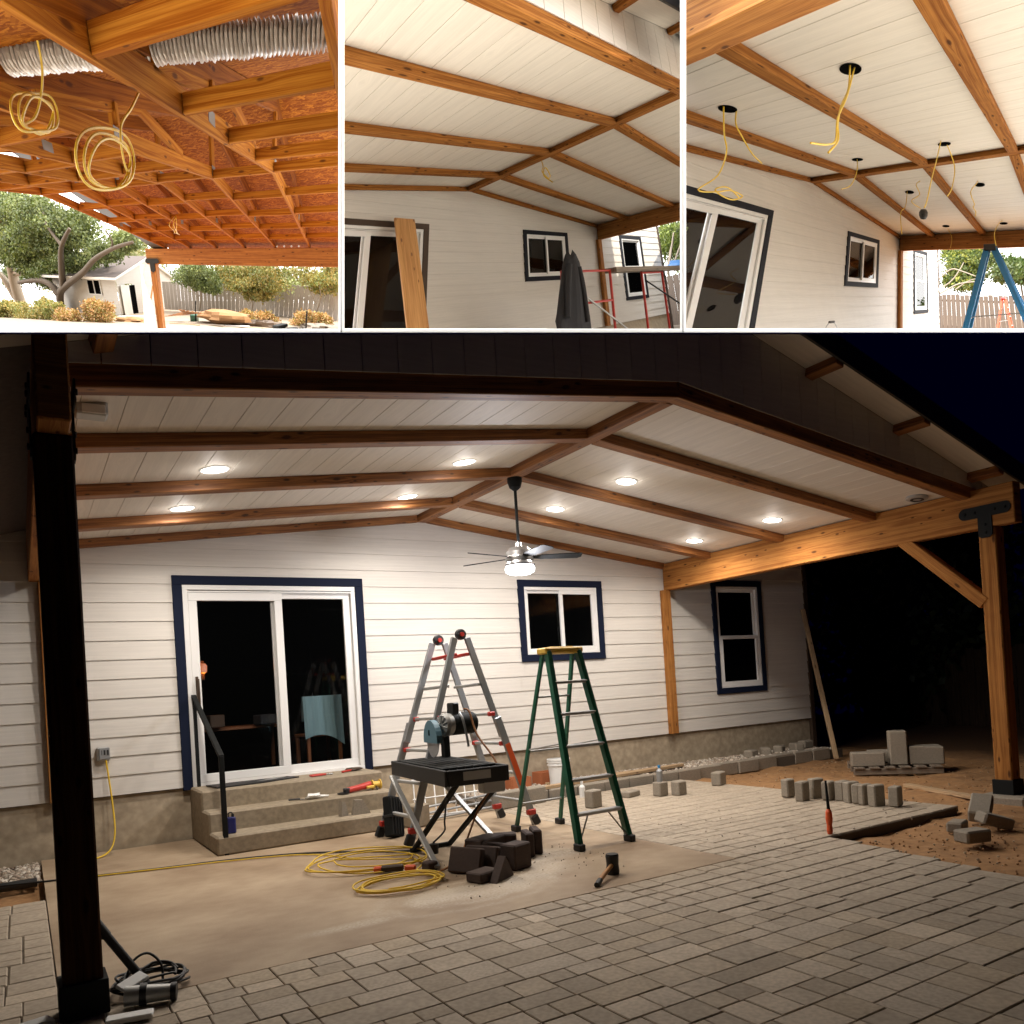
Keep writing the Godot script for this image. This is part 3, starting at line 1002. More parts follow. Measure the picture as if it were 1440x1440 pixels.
# ------------------------------------------------------------------ the night yard
func ground_and_paving() -> void:
	var s := Shape.new()
	s.quad(Vector3(-300, -0.66, -300), Vector3(300, -0.66, -300), Vector3(300, -0.66, 300), Vector3(-300, -0.66, 300), Vector3.UP)
	struct("ground", s, M.dirt)
	# uneven bare earth beside the paving
	s = Shape.new()
	var f := noise(0.5, 77, 4)
	var hgt := func(x: float, z: float) -> Vector3: return Vector3(x, -0.632 + 0.05 * f.get_noise_2d(x * 2.0, z * 2.0) + 0.03 * f.get_noise_2d(x * 9.0, z * 9.0) - (0.02 if x < 7.7 else 0.0), z)
	for i in 60:
		for j in 70:
			var x := 5.3 + i * 0.13
			var z := -0.9 + j * 0.13
			if x < 7.6 and z < 4.7:
				continue
			s.quad(hgt.call(x, z), hgt.call(x + 0.13, z), hgt.call(x + 0.13, z + 0.13), hgt.call(x, z + 0.13), Vector3.UP)
	struct("bare_earth", s, M.dirt)
	s = Shape.new()
	s.box(Vector3(2.37, -0.62, 2.41), Vector3(4.54, 0.12, 4.82), Basis(), 0.006)
	# the slab's top carries one sheet of stains
	s = Shape.new()
	var x0 := 0.1
	var x1 := 4.64
	s.quad(Vector3(x0, GROUND, 0), Vector3(x1, GROUND, 0), Vector3(x1, GROUND, 4.82), Vector3(x0, GROUND, 4.82), Vector3.UP)
	for q in [[Vector3(x0, GROUND, 0), Vector3(x0, GROUND, 4.82)], [Vector3(x0, GROUND, 4.82), Vector3(x1, GROUND, 4.82)], [Vector3(x1, GROUND, 4.82), Vector3(x1, GROUND, 0)]]:
		s.quad(q[0], q[1], q[1] - Vector3(0, 0.1, 0), q[0] - Vector3(0, 0.1, 0))
	struct("patio_slab", s, M.slab)
	s = Shape.new()
	for q in [[-1.7, 0.1, 1.98, 9.2], [0.1, 5.0, 4.82, 8.5], [5.0, 5.4, 4.82, 6.6], [4.64, 7.7, 0.92, 4.815]]:
		s.box(Vector3((q[0] + q[1]) / 2, -0.624, (q[2] + q[3]) / 2), Vector3(q[1] - q[0], 0.1, q[3] - q[2]))
	var bed := struct("paved_terrace", s, M.joint)
	# pavers of three sizes in broken courses that run along the house
	var stones: Array = []
	for region in [[-1.7, 0.095, 1.98, 9.1, 0.0], [0.1, 6.0, 4.825, 9.1, 0.1], [4.65, 7.75, 0.94, 4.82, 0.05]]:
		var z: float = region[2]
		# bands of two broken courses: the inner joint jumps from one run of stones to the next
		while z < region[3] - 0.08:
			var band := minf(0.37 if rng.randf() < 0.7 else 0.32, region[3] - z)
			var x: float = region[0]
			var x_end: float = region[1] if region[2] != 4.825 else minf(region[1], 5.78 - 0.2 * (z + band / 2 - 4.85))
			while x < x_end - 0.02:
				var run: float = [0.22, 0.30, 0.37, 0.45, 0.30, 0.52][rng.randi() % 6]
				if x_end - x - run < 0.14:
					run = x_end - x
				var split: float = band * [0.41, 0.5, 0.59, 0.59, 0.41][rng.randi() % 5]
				if run < 0.26 and rng.randf() < 0.35 and band > 0.3:
					stones.append([x, z, run, band])
				else:
					for half in [[z, split], [z + split, band - split]]:
						var cut_at := run * rng.randf_range(0.38, 0.62)
						if run > 0.29 and rng.randf() < 0.8:
							stones.append([x, half[0], cut_at, half[1]]); stones.append([x + cut_at, half[0], run - cut_at, half[1]])
						else:
							stones.append([x, half[0], run, half[1]])
				x += run
			z += band
	var seen: Array = []
	var view := -lens_basis.z
	for q in stones:
		var c := Vector3(q[0] + q[2] / 2, GROUND, q[1] + q[3] / 2)
		var local: Vector3 = (c - EYE) * lens_basis
		if local.z > -1.0 or absf(local.x / local.z) > 0.95 or local.y / local.z > 0.75:
			continue
		var in_frame := absf(local.x / local.z) < 0.66 and -local.y / -local.z > -0.45
		seen.append([(4.0 if not in_frame else 1.0) * local.length_squared(), c, q])
	seen.sort_custom(func(a, b): return a[0] < b[0])
	var forms := {}
	var rest := Shape.new()
	for i in seen.size():
		var c: Vector3 = seen[i][1]
		var q: Array = seen[i][2]
		var size := Vector3(q[2] - 0.005, 0.06, q[3] - 0.005)
		var y := -0.03 + rng.randf_range(-0.0016, 0.0016)
		var tilt := Basis.from_euler(Vector3(rng.randf_range(-0.005, 0.005), rng.randf_range(-0.006, 0.006), rng.randf_range(-0.005, 0.005)))
		if i < 298:
			var key := Vector2(snappedf(size.x, 0.004), snappedf(size.z, 0.004))
			if not forms.has(key):
				var t := Shape.new()
				t.box(Vector3.ZERO, Vector3(key.x, 0.06, key.y), Basis(), 0.004)
				var keep := cuts
				cuts = []
				var o := obj("paver", t, M.pavers[0])
				remove_child(o)
				taken["paver"] = 0
				cuts = keep
				forms[key] = o.mesh
			var p := MeshInstance3D.new()
			p.name = "paver"
			p.mesh = forms[key]
			p.material_override = M.pavers[rng.randi() % 9]
			p.transform = Transform3D(tilt, c + Vector3(0, y + 0.0, 0) - bed.position - Vector3(0, 0.03, 0) * 0.0)
			# the shared form has its foot at its origin
			p.position.y -= 0.03
			bed.add_child(p, true)
		else:
			rest.box(c + Vector3(0, y, 0), size, tilt, 0.008)
	var o := obj("paver", rest, M.pavers[0], bed)
	o.set_meta("kind", "stuff")

func stones(called: String, n: int, x0: float, x1: float, z0: float, z1: float, y: float, lo: float, hi: float, seed_: int, tones: Array) -> void:
	var t := Shape.new()
	t.lump(Vector3.ZERO, Vector3(1, 0.7, 0.85), 4, 0.2, 6, 4)
	var st := SurfaceTool.new()
	st.begin(Mesh.PRIMITIVE_TRIANGLES)
	for i in t.v.size():
		st.set_normal(t.n[i])
		st.add_vertex(t.v[i])
	var m := st.commit()
	var r := RandomNumberGenerator.new()
	r.seed = seed_
	var spots: Array = []
	for k in n:
		var sz := r.randf_range(lo, hi)
		var c: Color = tones[r.randi() % tones.size()]
		spots.append([Vector3(r.randf_range(x0, x1), y + r.randf_range(-0.3, 1.0) * sz * 0.6, r.randf_range(z0, z1)), Basis.from_euler(Vector3(r.randf() * 6, r.randf() * 6, r.randf() * 6)).scaled(Vector3.ONE * sz), c * r.randf_range(0.7, 1.2)])
	scatter(called, m, spots, M.stone)

func steps_and_things_on_them() -> void:
	var o := thing("concrete_steps", "worn concrete entry steps of three risers below the sliding glass door at night", "steps", Vector3(2.5, GROUND, 0.6))
	var k := 0
	for q in [[0.62, 0.0], [0.95, -0.19], [1.30, -0.38]]:
		var s := Shape.new()
		var z0: float = [0.0, 0.60, 0.93][k]
		s.box(Vector3(2.50, (q[1] + GROUND) / 2, (z0 + q[0]) / 2), Vector3(1.97, q[1] - GROUND, q[0] - z0), Basis(), 0.018)
		obj("step", s, M.step, o)
		k += 1
	o = thing("handrail", "black square steel handrail at the left side of the concrete steps", "handrail", Vector3(1.6, GROUND, 1.25))
	var s := Shape.new()
	s.beam(Vector3(1.6, 0.0, 0.06), Vector3(1.6, 0.96, 0.06), 0.035, 0.035)
	obj("post", s, M.iron, o)
	s = Shape.new()
	s.beam(Vector3(1.6, GROUND, 1.275), Vector3(1.6, 0.38, 1.275), 0.045, 0.045)
	obj("post", s, M.iron, o)
	s = Shape.new()
	s.beam(Vector3(1.6, 0.98, 0.03), Vector3(1.6, 0.375, 1.29), 0.05, 0.035)
	obj("rail", s, M.iron, o)
	s = Shape.new()
	s.plate(PackedVector2Array([Vector2(1.66, 0.12), Vector2(2.55, 0.1), Vector2(2.62, 0.3), Vector2(2.2, 0.47), Vector2(1.7, 0.52)]), Transform3D(Basis(Vector3.RIGHT, Vector3.BACK, Vector3.UP), Vector3(0, 0.001, 0)), 0.012)
	one("door_mat", s, M.black, "thin black rubber mat on the top landing under the left door panel", "mat")
	s = Shape.new()
	s.plate(PackedVector2Array([Vector2(2.15, 0.34), Vector2(2.36, 0.16), Vector2(2.5, 0.2), Vector2(2.28, 0.36)]), Transform3D(Basis(Vector3.RIGHT, Vector3.BACK, Vector3.UP), Vector3(0, 0.015, 0)), 0.002)
	one("foil_scrap", s, M.steel, "scrap of shiny foil lying on the black door mat", "scrap")
	# red pliers on the landing
	o = thing("pliers", "red-handled pliers lying open on the top landing", "pliers", Vector3(2.85, 0, 0.4))
	for a in [-1.0, 1.0]:
		s = Shape.new()
		s.tube(smooth([Vector3(2.9, 0.012, 0.4), Vector3(2.82, 0.014, 0.4 + a * 0.03), Vector3(2.72, 0.012, 0.4 + a * 0.035)], 4), 0.011)
		obj("handle", s, M.red, o)
	s = Shape.new()
	s.beam(Vector3(2.89, 0.012, 0.4), Vector3(2.98, 0.012, 0.39), 0.03, 0.016)
	obj("jaw", s, M.steel, o)
	o = thing("paint_scraper", "rust-coloured scraper and rag at the right end of the top landing", "scraper", Vector3(3.2, 0, 0.3))
	s = Shape.new()
	s.lump(Vector3(3.28, 0.02, 0.25), Vector3(0.12, 0.022, 0.07), 3, 0.25)
	obj("rag", s, M.trim_brown, o)
	s = Shape.new()
	s.beam(Vector3(3.1, 0.015, 0.36), Vector3(3.36, 0.02, 0.22), 0.03, 0.02)
	obj("blade", s, M.red, o)
	# red saw and yellow spool on the second tread
	o = thing("circular_grinder", "red corded power tool lying on the middle step", "power tool", Vector3(3.15, -0.19, 0.75))
	s = Shape.new()
	s.tube([Vector3(3.0, -0.155, 0.78), Vector3(3.2, -0.14, 0.72), Vector3(3.3, -0.13, 0.69)], 0.032, 10, 0.04)
	obj("body", s, M.red, o)
	s = Shape.new()
	s.lathe([Vector2(0, 0), Vector2(0.065, 0), Vector2(0.065, 0.008), Vector2(0, 0.008)], Vector3(2.95, -0.18, 0.79))
	s.box(Vector3(2.99, -0.15, 0.785), Vector3(0.07, 0.05, 0.05), Basis(), 0.01)
	obj("disc", s, M.black, o)
	s = Shape.new()
	s.tube(smooth([Vector3(3.3, -0.13, 0.69), Vector3(3.36, -0.15, 0.72), Vector3(3.34, -0.18, 0.8)], 4), 0.008)
	obj("switch_cord", s, M.black, o)
	o = thing("string_spool", "yellow string reel beside the red power tool on the middle step", "reel", Vector3(3.36, -0.19, 0.72))
	s = Shape.new()
	s.lathe([Vector2(0.02, -0.05), Vector2(0.055, -0.05), Vector2(0.055, -0.04), Vector2(0.035, -0.04), Vector2(0.035, 0.04), Vector2(0.055, 0.04), Vector2(0.055, 0.05), Vector2(0.02, 0.05)], Vector3(3.37, -0.135, 0.7), Basis(Vector3.UP, Vector3.LEFT, Vector3.BACK))
	obj("reel", s, M.yellow, o)
	s = Shape.new()
	s.box(Vector3(3.28, -0.15, 0.74), Vector3(0.09, 0.03, 0.06), Basis(), 0.01)
	obj("grip", s, M.yellow, o)
	o = thing("glove", "crumpled pale work glove on the front of the middle step", "glove", Vector3(2.6, -0.19, 0.85))
	s = Shape.new()
	s.lump(Vector3(2.6, -0.16, 0.86), Vector3(0.09, 0.03, 0.05), 8, 0.3)
	for f in 4:
		s.tube([Vector3(2.66, -0.165, 0.83 + f * 0.022), Vector3(2.74 + 0.01 * (f % 3), -0.17, 0.80 + f * 0.035)], 0.011, 6, 0.008)
	obj("palm", s, M.white, o)
	o = thing("trowel", "small pointing trowel left of the pale glove on the middle step", "trowel", Vector3(2.4, -0.19, 0.8))
	s = Shape.new()
	s.plate(PackedVector2Array([Vector2(0, -0.03), Vector2(0.1, 0), Vector2(0, 0.03)]), Transform3D(Basis(Vector3.RIGHT, Vector3.BACK, Vector3.UP), Vector3(2.46, -0.185, 0.82)), 0.003)
	obj("blade", s, M.steel, o)
	s = Shape.new()
	s.tube([Vector3(2.46, -0.175, 0.82), Vector3(2.34, -0.17, 0.84)], 0.01)
	obj("handle", s, M.black, o)
	for q in [["pale wedge-cut paver piece standing on the lowest step, right one of two", Vector3(3.02, -0.38, 1.08), 0.2, 0.0], ["pale narrow paver offcut standing on the lowest step, left one of two", Vector3(2.83, -0.38, 1.05), 0.09, 0.3]]:
		s = Shape.new()
		var w: float = q[2]
		s.plate(PackedVector2Array([Vector2(-w / 2, 0), Vector2(w / 2, 0), Vector2(w * 0.1, 0.15), Vector2(-w * 0.35, 0.16)]), Transform3D(Basis(Vector3.UP, q[3]), q[1]), 0.06)
		one("paver_offcut", s, M.block, q[0], "paver piece")
	o = thing("oil_can", "small dark blue can with a spout on the lowest step behind the handrail post", "can", Vector3(1.66, -0.38, 1.12))
	s = Shape.new()
	s.box(Vector3(1.68, -0.30, 1.16), Vector3(0.085, 0.16, 0.06), Basis(), 0.012)
	obj("body", s, paint(c3(0.01, 0.015, 0.12), 0.35), o)
	s = Shape.new()
	s.tube(smooth([Vector3(1.66, -0.22, 1.16), Vector3(1.66, -0.185, 1.16), Vector3(1.69, -0.18, 1.16), Vector3(1.7, -0.21, 1.16)], 4), 0.006)
	s.lathe([Vector2(0.014, 0), Vector2(0.014, 0.025), Vector2(0, 0.027)], Vector3(1.7, -0.22, 1.16))
	obj("cap", s, M.black, o)
	# a small lamp far back in the dark room
	o = thing("wall_lamp", "small warm wall lamp glowing in the dark room behind the left door pane", "wall lamp", Vector3(2.02, 1.35, -1.6))
	s = Shape.new()
	s.lathe([Vector2(0.03, -0.06), Vector2(0.045, -0.05), Vector2(0.05, 0.03), Vector2(0.03, 0.06)], Vector3(2.02, 1.35, -1.6), Basis(), 12)
	obj("lamp_shade", s, glow(Color(1.0, 0.5, 0.15), 0.5), o)
	s = Shape.new()
	s.beam(Vector3(2.02, 1.2, -1.66), Vector3(2.02, 1.45, -1.66), 0.05, 0.02)
	obj("bracket", s, M.trim_brown, o)
	var wl := OmniLight3D.new()
	wl.name = "lamp"
	wl.light_color = Color(1.0, 0.55, 0.2)
	wl.light_energy = 0.03
	wl.light_size = 0.03
	wl.shadow_enabled = true
	wl.position = Vector3(2.02, 1.35, -1.6) - Vector3(2.02, 1.35, -1.6)
	o.add_child(wl)
	o = thing("table", "dark cluttered table in the room behind the sliding door", "table", Vector3(2.5, 0, -1.6))
	s = Shape.new()
	s.box(Vector3(2.45, 0.55, -1.9), Vector3(1.2, 0.04, 0.7), Basis(), 0.006)
	obj("tabletop", s, M.dim_wood, o)
	for q in [Vector2(1.9, -1.3), Vector2(3.0, -1.3), Vector2(1.9, -1.9), Vector2(3.0, -1.9)]:
		s = Shape.new()
		s.beam(Vector3(q.x, -0.02, q.y - 0.3), Vector3(q.x, 0.53, q.y - 0.3), 0.05, 0.05)
		obj("leg", s, M.dim_wood, o)
	for q in [[Vector3(2.1, 0.66, -1.5), Vector3(0.2, 0.16, 0.18), "dark box left on the table inside the room"], [Vector3(2.75, 0.64, -1.5), Vector3(0.26, 0.13, 0.2), "blue-grey box right on the table inside the room"]]:
		s = Shape.new()
		s.box(q[0], q[1], Basis(Vector3.UP, 0.3), 0.01)
		one("storage_box", s, M.trim_brown if q[0].x < 2.5 else M.cloth_dark, q[2], "box")
	# chair with a towel inside the room
	o = thing("chair", "dark wooden chair with a blue-grey towel inside behind the right door pane", "chair", Vector3(3.2, 0, -0.7))
	for q in [Vector2(2.98, -0.45), Vector2(3.38, -0.45), Vector2(2.98, -0.9), Vector2(3.38, -0.9)]:
		s = Shape.new()
		s.beam(Vector3(q.x, -0.02, q.y), Vector3(q.x, 0.86 if q.y > -0.6 else 0.42, q.y), 0.04, 0.04)
		obj("leg", s, M.dim_wood, o)
	s = Shape.new()
	s.box(Vector3(3.18, 0.42, -0.68), Vector3(0.46, 0.03, 0.5), Basis(), 0.008)
	obj("seat", s, M.dim_wood, o)
	s = Shape.new()
	s.beam(Vector3(2.96, 0.84, -0.45), Vector3(3.4, 0.84, -0.45), 0.03, 0.1)
	obj("backrest", s, M.dim_wood, o)
	s = Shape.new()
	var hem := func(t: float) -> float: return 0.32 + 0.16 * sin(t * 2.2 + 0.4) - 0.12 * t
	for k2 in 14:
		var a := k2 / 14.0
		var b := (k2 + 1) / 14.0
		var xa := lerpf(2.93, 3.42, a)
		var xb := lerpf(2.93, 3.42, b)
		var wa := 0.02 * sin(a * 19.0)
		var wb := 0.02 * sin(b * 19.0)
		s.quad(Vector3(xa, 0.905, -0.424), Vector3(xb, 0.905, -0.424), Vector3(xb, hem.call(b), -0.395 + wb), Vector3(xa, hem.call(a), -0.395 + wa), Vector3.BACK)
		s.quad(Vector3(xa, 0.905, -0.424), Vector3(xb, 0.905, -0.424), Vector3(xb, 0.905, -0.476), Vector3(xa, 0.905, -0.476), Vector3.UP)
		s.quad(Vector3(xa, 0.905, -0.476), Vector3(xb, 0.905, -0.476), Vector3(xb, 0.6, -0.51 - wb), Vector3(xa, 0.6, -0.51 - wa), Vector3.FORWARD)
	one("towel", s, M.towel, "blue-grey towel draped over the chair behind the right door pane", "towel")

func lamps() -> void:
	var spots := [
		["lit recessed ceiling light left of the ridge, nearest the left front corner", Vector3(1.40, 0, 2.66)],
		["lit recessed ceiling light left of the ridge, front row, close to the ridge beam", Vector3(3.69, 0, 2.62)],
		["lit recessed ceiling light left of the ridge, back row, nearest the left post", Vector3(1.38, 0, 1.27)],
		["lit recessed ceiling light left of the ridge, back row, above the sliding door's right edge", Vector3(3.73, 0, 1.22)],
		["lit recessed ceiling light right of the ridge, front row, close to the fan", Vector3(5.60, 0, 2.70)],
		["lit recessed ceiling light right of the fan rod, back row", Vector3(5.60, 0, 1.37)],
		["lit recessed ceiling light right of the ridge, front row, nearest the right eave beam", Vector3(7.87, 0, 2.69)],
		["lit recessed ceiling light right of the ridge, back row, nearest the right eave beam", Vector3(7.88, 0, 1.36)]]
	for q in spots:
		var side := signf(q[1].x - RIDGE_X)
		var at := Vector3(q[1].x, low(q[1].x, CEIL), q[1].z)
		var up := Vector3(PITCH * side, 1, 0).normalized()
		var bs := Basis(up.cross(Vector3.BACK).normalized(), up, Vector3.BACK)
		var o := thing("recessed_light", q[0], "ceiling light", at, "recessed lights of the porch ceiling")
		var s := Shape.new()
		s.lathe([Vector2(0.122, 0.0), Vector2(0.122, -0.005), Vector2(0.107, -0.011), Vector2(0.101, -0.006)], at, bs)
		obj("trim_ring", s, M.white, o)
		s = Shape.new()
		s.lathe([Vector2(0.104, -0.007), Vector2(0.06, -0.012), Vector2(0, -0.013)], at, bs)
		obj("lamp_lens", s, M.lens_glow, o)
		var l := SpotLight3D.new()
		l.name = "lamp"
		l.spot_range = 20.0
		l.spot_angle = 88.0
		l.spot_attenuation = 2.0
		l.spot_angle_attenuation = 0.8
		l.rotation = Vector3(-PI / 2, 0, 0)
		l.light_color = Color(1.0, 0.96, 0.91)
		l.light_energy = LAMP
		l.light_size = 0.07
		l.shadow_enabled = true
		l.position = at - up * 0.04 - base_of[o]
		o.add_child(l)
		var added_halo := OmniLight3D.new()  # second light added in each fitting to imitate bloom on the ceiling
		added_halo.name = "glow"
		added_halo.light_color = Color(1.0, 0.97, 0.94)
		added_halo.light_energy = ADDED_HALO
		added_halo.light_size = 0.07
		added_halo.omni_range = 20.0
		added_halo.omni_attenuation = 2.0
		added_halo.shadow_enabled = true
		added_halo.position = at - up * 0.11 - base_of[o]
		o.add_child(added_halo)
	# ceiling fan under the ridge
	var c := Vector3(RIDGE_X + 0.01, 0, 2.263)
	var o := thing("ceiling_fan", "brushed steel ceiling fan with a lit bowl hanging on a long rod from the ridge", "ceiling fan", c + Vector3(0, 2.04, 0))
	var s := Shape.new()
	s.lathe([Vector2(0, 3.03), Vector2(0.078, 3.03), Vector2(0.078, 2.99), Vector2(0.06, 2.93), Vector2(0.025, 2.9), Vector2(0, 2.9)].map(func(p): return p), c)
	obj("canopy", s, M.iron, o)
	s = Shape.new()
	s.tube([c + Vector3(0, 2.92, 0), c + Vector3(0, 2.3, 0)], 0.0165, 10)
	obj("rod", s, M.iron, o)
	s = Shape.new()
	s.lathe([Vector2(0.03, 2.36), Vector2(0.04, 2.315), Vector2(0.1, 2.30), Vector2(0.135, 2.26), Vector2(0.14, 2.215), Vector2(0.145, 2.20), Vector2(0.145, 2.165), Vector2(0.12, 2.16)], c, Basis(), 28)
	obj("housing", s, M.steel, o)
	s = Shape.new()
	s.lathe([Vector2(0.12, 2.165), Vector2(0.14, 2.16), Vector2(0.15, 2.135), Vector2(0.15, 2.115), Vector2(0.14, 2.112)], c, Basis(), 28)
	obj("light_collar", s, M.steel, o)
	s = Shape.new()
	s.lathe([Vector2(0.145, 2.113), Vector2(0.158, 2.085), Vector2(0.15, 2.05), Vector2(0.11, 2.03), Vector2(0, 2.022)], c, Basis(), 28)
	obj("light_bowl", s, M.bowl_glow, o)
	for k in 5:
		var a := 0.42 + TAU * k / 5
		var d := Vector3(cos(a), 0, sin(a))
		var w := Vector3(-sin(a), 0, cos(a))
		s = Shape.new()
		s.plate(PackedVector2Array([Vector2(0.14, -0.03), Vector2(0.24, -0.06), Vector2(0.62, -0.07), Vector2(0.66, -0.04), Vector2(0.66, 0.05), Vector2(0.62, 0.07), Vector2(0.24, 0.06), Vector2(0.14, 0.03)]), Transform3D(Basis(d, (w * 0.97 + Vector3(0, 0.2, 0)).normalized(), d.cross(w * 0.97 + Vector3(0, 0.2, 0)).normalized()), c + Vector3(0, 2.205, 0)), 0.008)
		obj("blade", s, M.iron, o)
	var l := OmniLight3D.new()
	l.name = "lamp"
	l.light_color = Color(0.97, 0.97, 1.0)
	l.light_energy = FAN_LAMP
	l.light_size = 0.1
	l.omni_range = 20.0
	l.omni_attenuation = 2.0
	l.shadow_enabled = true
	l.position = c + Vector3(0, 2.04, 0) - base_of[o]
	o.add_child(l)
	# flood light and round vent
	o = thing("flood_light", "small grey box-shaped flood light, unlit, at the left front corner of the ceiling", "flood light", Vector3(0.47, 2.6, 4.2))
	s = Shape.new()
	s.box(Vector3(0.42, 2.60, 4.15), Vector3(0.17, 0.09, 0.13), Basis(), 0.012)
	obj("case", s, M.galv, o)
	s = Shape.new()
	s.box(Vector3(0.43, 2.585, 4.22), Vector3(0.12, 0.05, 0.012), Basis(), 0.004)
	obj("lens", s, M.white, o)
	s = Shape.new()
	s.box(Vector3(0.42, 2.65, 4.15), Vector3(0.06, 0.03, 0.06))
	obj("mount", s, M.black, o)
	o = thing("ceiling_vent", "round grey cover plate near the right front corner of the ceiling", "ceiling cover", Vector3(8.2, 2.7, 4.2))
	s = Shape.new()
	var up := Vector3(PITCH, 1, 0).normalized()
	s.lathe([Vector2(0.11, 0.0), Vector2(0.11, -0.02), Vector2(0.09, -0.03), Vector2(0.03, -0.03), Vector2(0, -0.022)], Vector3(8.33, low(8.33, CEIL), 4.25), Basis(up.cross(Vector3.BACK).normalized(), up, Vector3.BACK), 24)
	obj("plate", s, M.galv, o)
	s = Shape.new()
	s.lathe([Vector2(0.07, -0.031), Vector2(0.055, -0.038), Vector2(0.04, -0.031)], Vector3(8.33, low(8.33, CEIL), 4.25), Basis(up.cross(Vector3.BACK).normalized(), up, Vector3.BACK), 24)
	obj("ring", s, M.black, o)

func ladders_and_saw() -> void:
	step_ladder("green fibreglass step ladder with a yellow top standing right of the tile saw", M.green, M.yellow, Vector3(3.99, GROUND, 3.68), Vector3(4.54, GROUND, 3.68), Vector3(4.11, GROUND, 2.46), Vector3(4.64, GROUND, 2.46), Vector3(4.16, 1.17, 3.09), Vector3(4.50, 1.17, 3.09), 5)
	# hinged aluminium ladder standing as an A
	var o := thing("folding_ladder", "tall aluminium folding ladder with red hinges and an orange sticker, behind the tile saw", "ladder", Vector3(3.74, GROUND, 1.97))
	var top := [Vector3(3.74, 1.40, 1.74), Vector3(3.76, 1.42, 2.2)]
	var lf := [Vector3(3.02, GROUND, 1.66), Vector3(3.04, GROUND, 2.26)]
	var rf := [Vector3(4.43, GROUND, 1.66), Vector3(4.45, GROUND, 2.26)]
	for k in 2:
		for side in 2:
			var foot: Vector3 = [lf, rf][side][k]
			var a: Vector3 = top[k] + Vector3(-0.07 if side == 0 else 0.07, -0.03, 0)
			var mid := a.lerp(foot, 0.52)
			var s := Shape.new()
			s.beam(a, mid, 0.03, 0.068, Vector3.RIGHT, 0.006)
			obj("upper_rail", s, M.alu, o)
			s = Shape.new()
			var z := -0.034 if k == 0 else 0.034
			s.beam(a.lerp(foot, 0.42) + Vector3(0, 0, z), foot + Vector3(0, 0, z), 0.034, 0.075, Vector3.RIGHT, 0.006)
			obj("lower_rail", s, M.alu, o)
			s = Shape.new()
			s.box(foot + Vector3(0, 0.05, z), Vector3(0.09, 0.11, 0.05), Basis(Vector3.BACK, (-0.44 if side == 0 else 0.44)), 0.012)
			obj("foot", s, M.black, o)
			s = Shape.new()
			s.box(foot.lerp(a, 0.07) + Vector3(0, 0, z), Vector3(0.1, 0.06, 0.055), Basis(), 0.01)
			obj("lock", s, M.red, o)
			if side == 1:
				s = Shape.new()
				s.beam(a.lerp(foot, 0.56) + Vector3(0, 0, z * 1.55), a.lerp(foot, 0.78) + Vector3(0, 0, z * 1.55), 0.004, 0.06, Vector3.RIGHT, 0.0)
				obj("sticker", s, M.orange, o)
		var h := Shape.new()
		h.lathe([Vector2(0, -0.03), Vector2(0.05, -0.03), Vector2(0.055, -0.02), Vector2(0.055, 0.02), Vector2(0.05, 0.03), Vector2(0, 0.03)], top[k], Basis(Vector3.RIGHT, Vector3.BACK, Vector3.DOWN), 14)
		obj("hinge", h, M.black, o)
		h = Shape.new()
		h.lathe([Vector2(0, -0.045), Vector2(0.022, -0.045), Vector2(0.022, 0.045), Vector2(0, 0.045)], top[k], Basis(Vector3.RIGHT, Vector3.BACK, Vector3.DOWN), 12)
		obj("hinge_knob", h, M.red, o)
	for side in 2:
		for j in 6:
			var q := 0.10 + 0.155 * j
			var a: Vector3 = (top[0] as Vector3).lerp([lf, rf][side][0], q)
			var b: Vector3 = (top[1] as Vector3).lerp([lf, rf][side][1], q)
			var s := Shape.new()
			s.beam(a, b, 0.045, 0.03, Vector3.UP, 0.006)
			obj("rung", s, M.galv if j > 0 else M.red, o)
			if j in [2, 3] :
				s = Shape.new()
				for e in [a, b]:
					s.box(e, Vector3(0.07, 0.045, 0.05), Basis(), 0.008)
				obj("rung_lock", s, M.red, o)
	# tile saw on crossed legs
	o = thing("tile_saw", "wet tile saw with a grey motor on a black table with crossed folding legs", "tile saw", Vector3(3.15, GROUND, 2.9))
	var s := Shape.new()
	var tb := Basis(Vector3.UP, -0.1)
	var tc := Vector3(3.18, 0.17, 2.86)
	# tray: floor and four walls
	s.box(tc + Vector3(0, -0.05, 0), Vector3(0.54, 0.02, 1.42), tb, 0.004)
	for q in [[Vector3(0.27, 0, 0), Vector3(0.025, 0.13, 1.42)], [Vector3(-0.27, 0, 0), Vector3(0.025, 0.13, 1.42)], [Vector3(0, 0, 0.71), Vector3(0.515, 0.13, 0.025)], [Vector3(0, 0, -0.71), Vector3(0.515, 0.13, 0.025)]]:
		s.box(tc + tb * q[0], q[1], tb, 0.006)
	obj("tray", s, M.black, o)
	s = Shape.new()
	for k in 7:
		s.box(tc + tb * Vector3(-0.21 + 0.07 * k, 0.06, -0.05), Vector3(0.055, 0.02, 1.2), tb, 0.003)
	obj("sliding_table", s, M.iron, o)
	s = Shape.new()
	s.box(tc + tb * Vector3(-0.01, 0.01, 0.724), Vector3(0.24, 0.07, 0.004), tb)
	obj("name_plate", s, M.galv, o)
	s = Shape.new()
	s.box(tc + tb * Vector3(0.14, -0.07, 0.66), Vector3(0.2, 0.16, 0.12), tb, 0.012)
	obj("pump_box", s, M.galv, o)
	s = Shape.new()
	s.beam(tc + tb * Vector3(0.2, -0.02, -0.5), tc + tb * Vector3(0.2, 0.46, -0.5), 0.06, 0.08)
	s.beam(tc + tb * Vector3(0.2, 0.28, -0.52), tc + tb * Vector3(-0.12, 0.34, 0.0), 0.05, 0.05)
	obj("column", s, M.iron, o)
	var mc := tc + tb * Vector3(0.12, 0.40, 0.0)
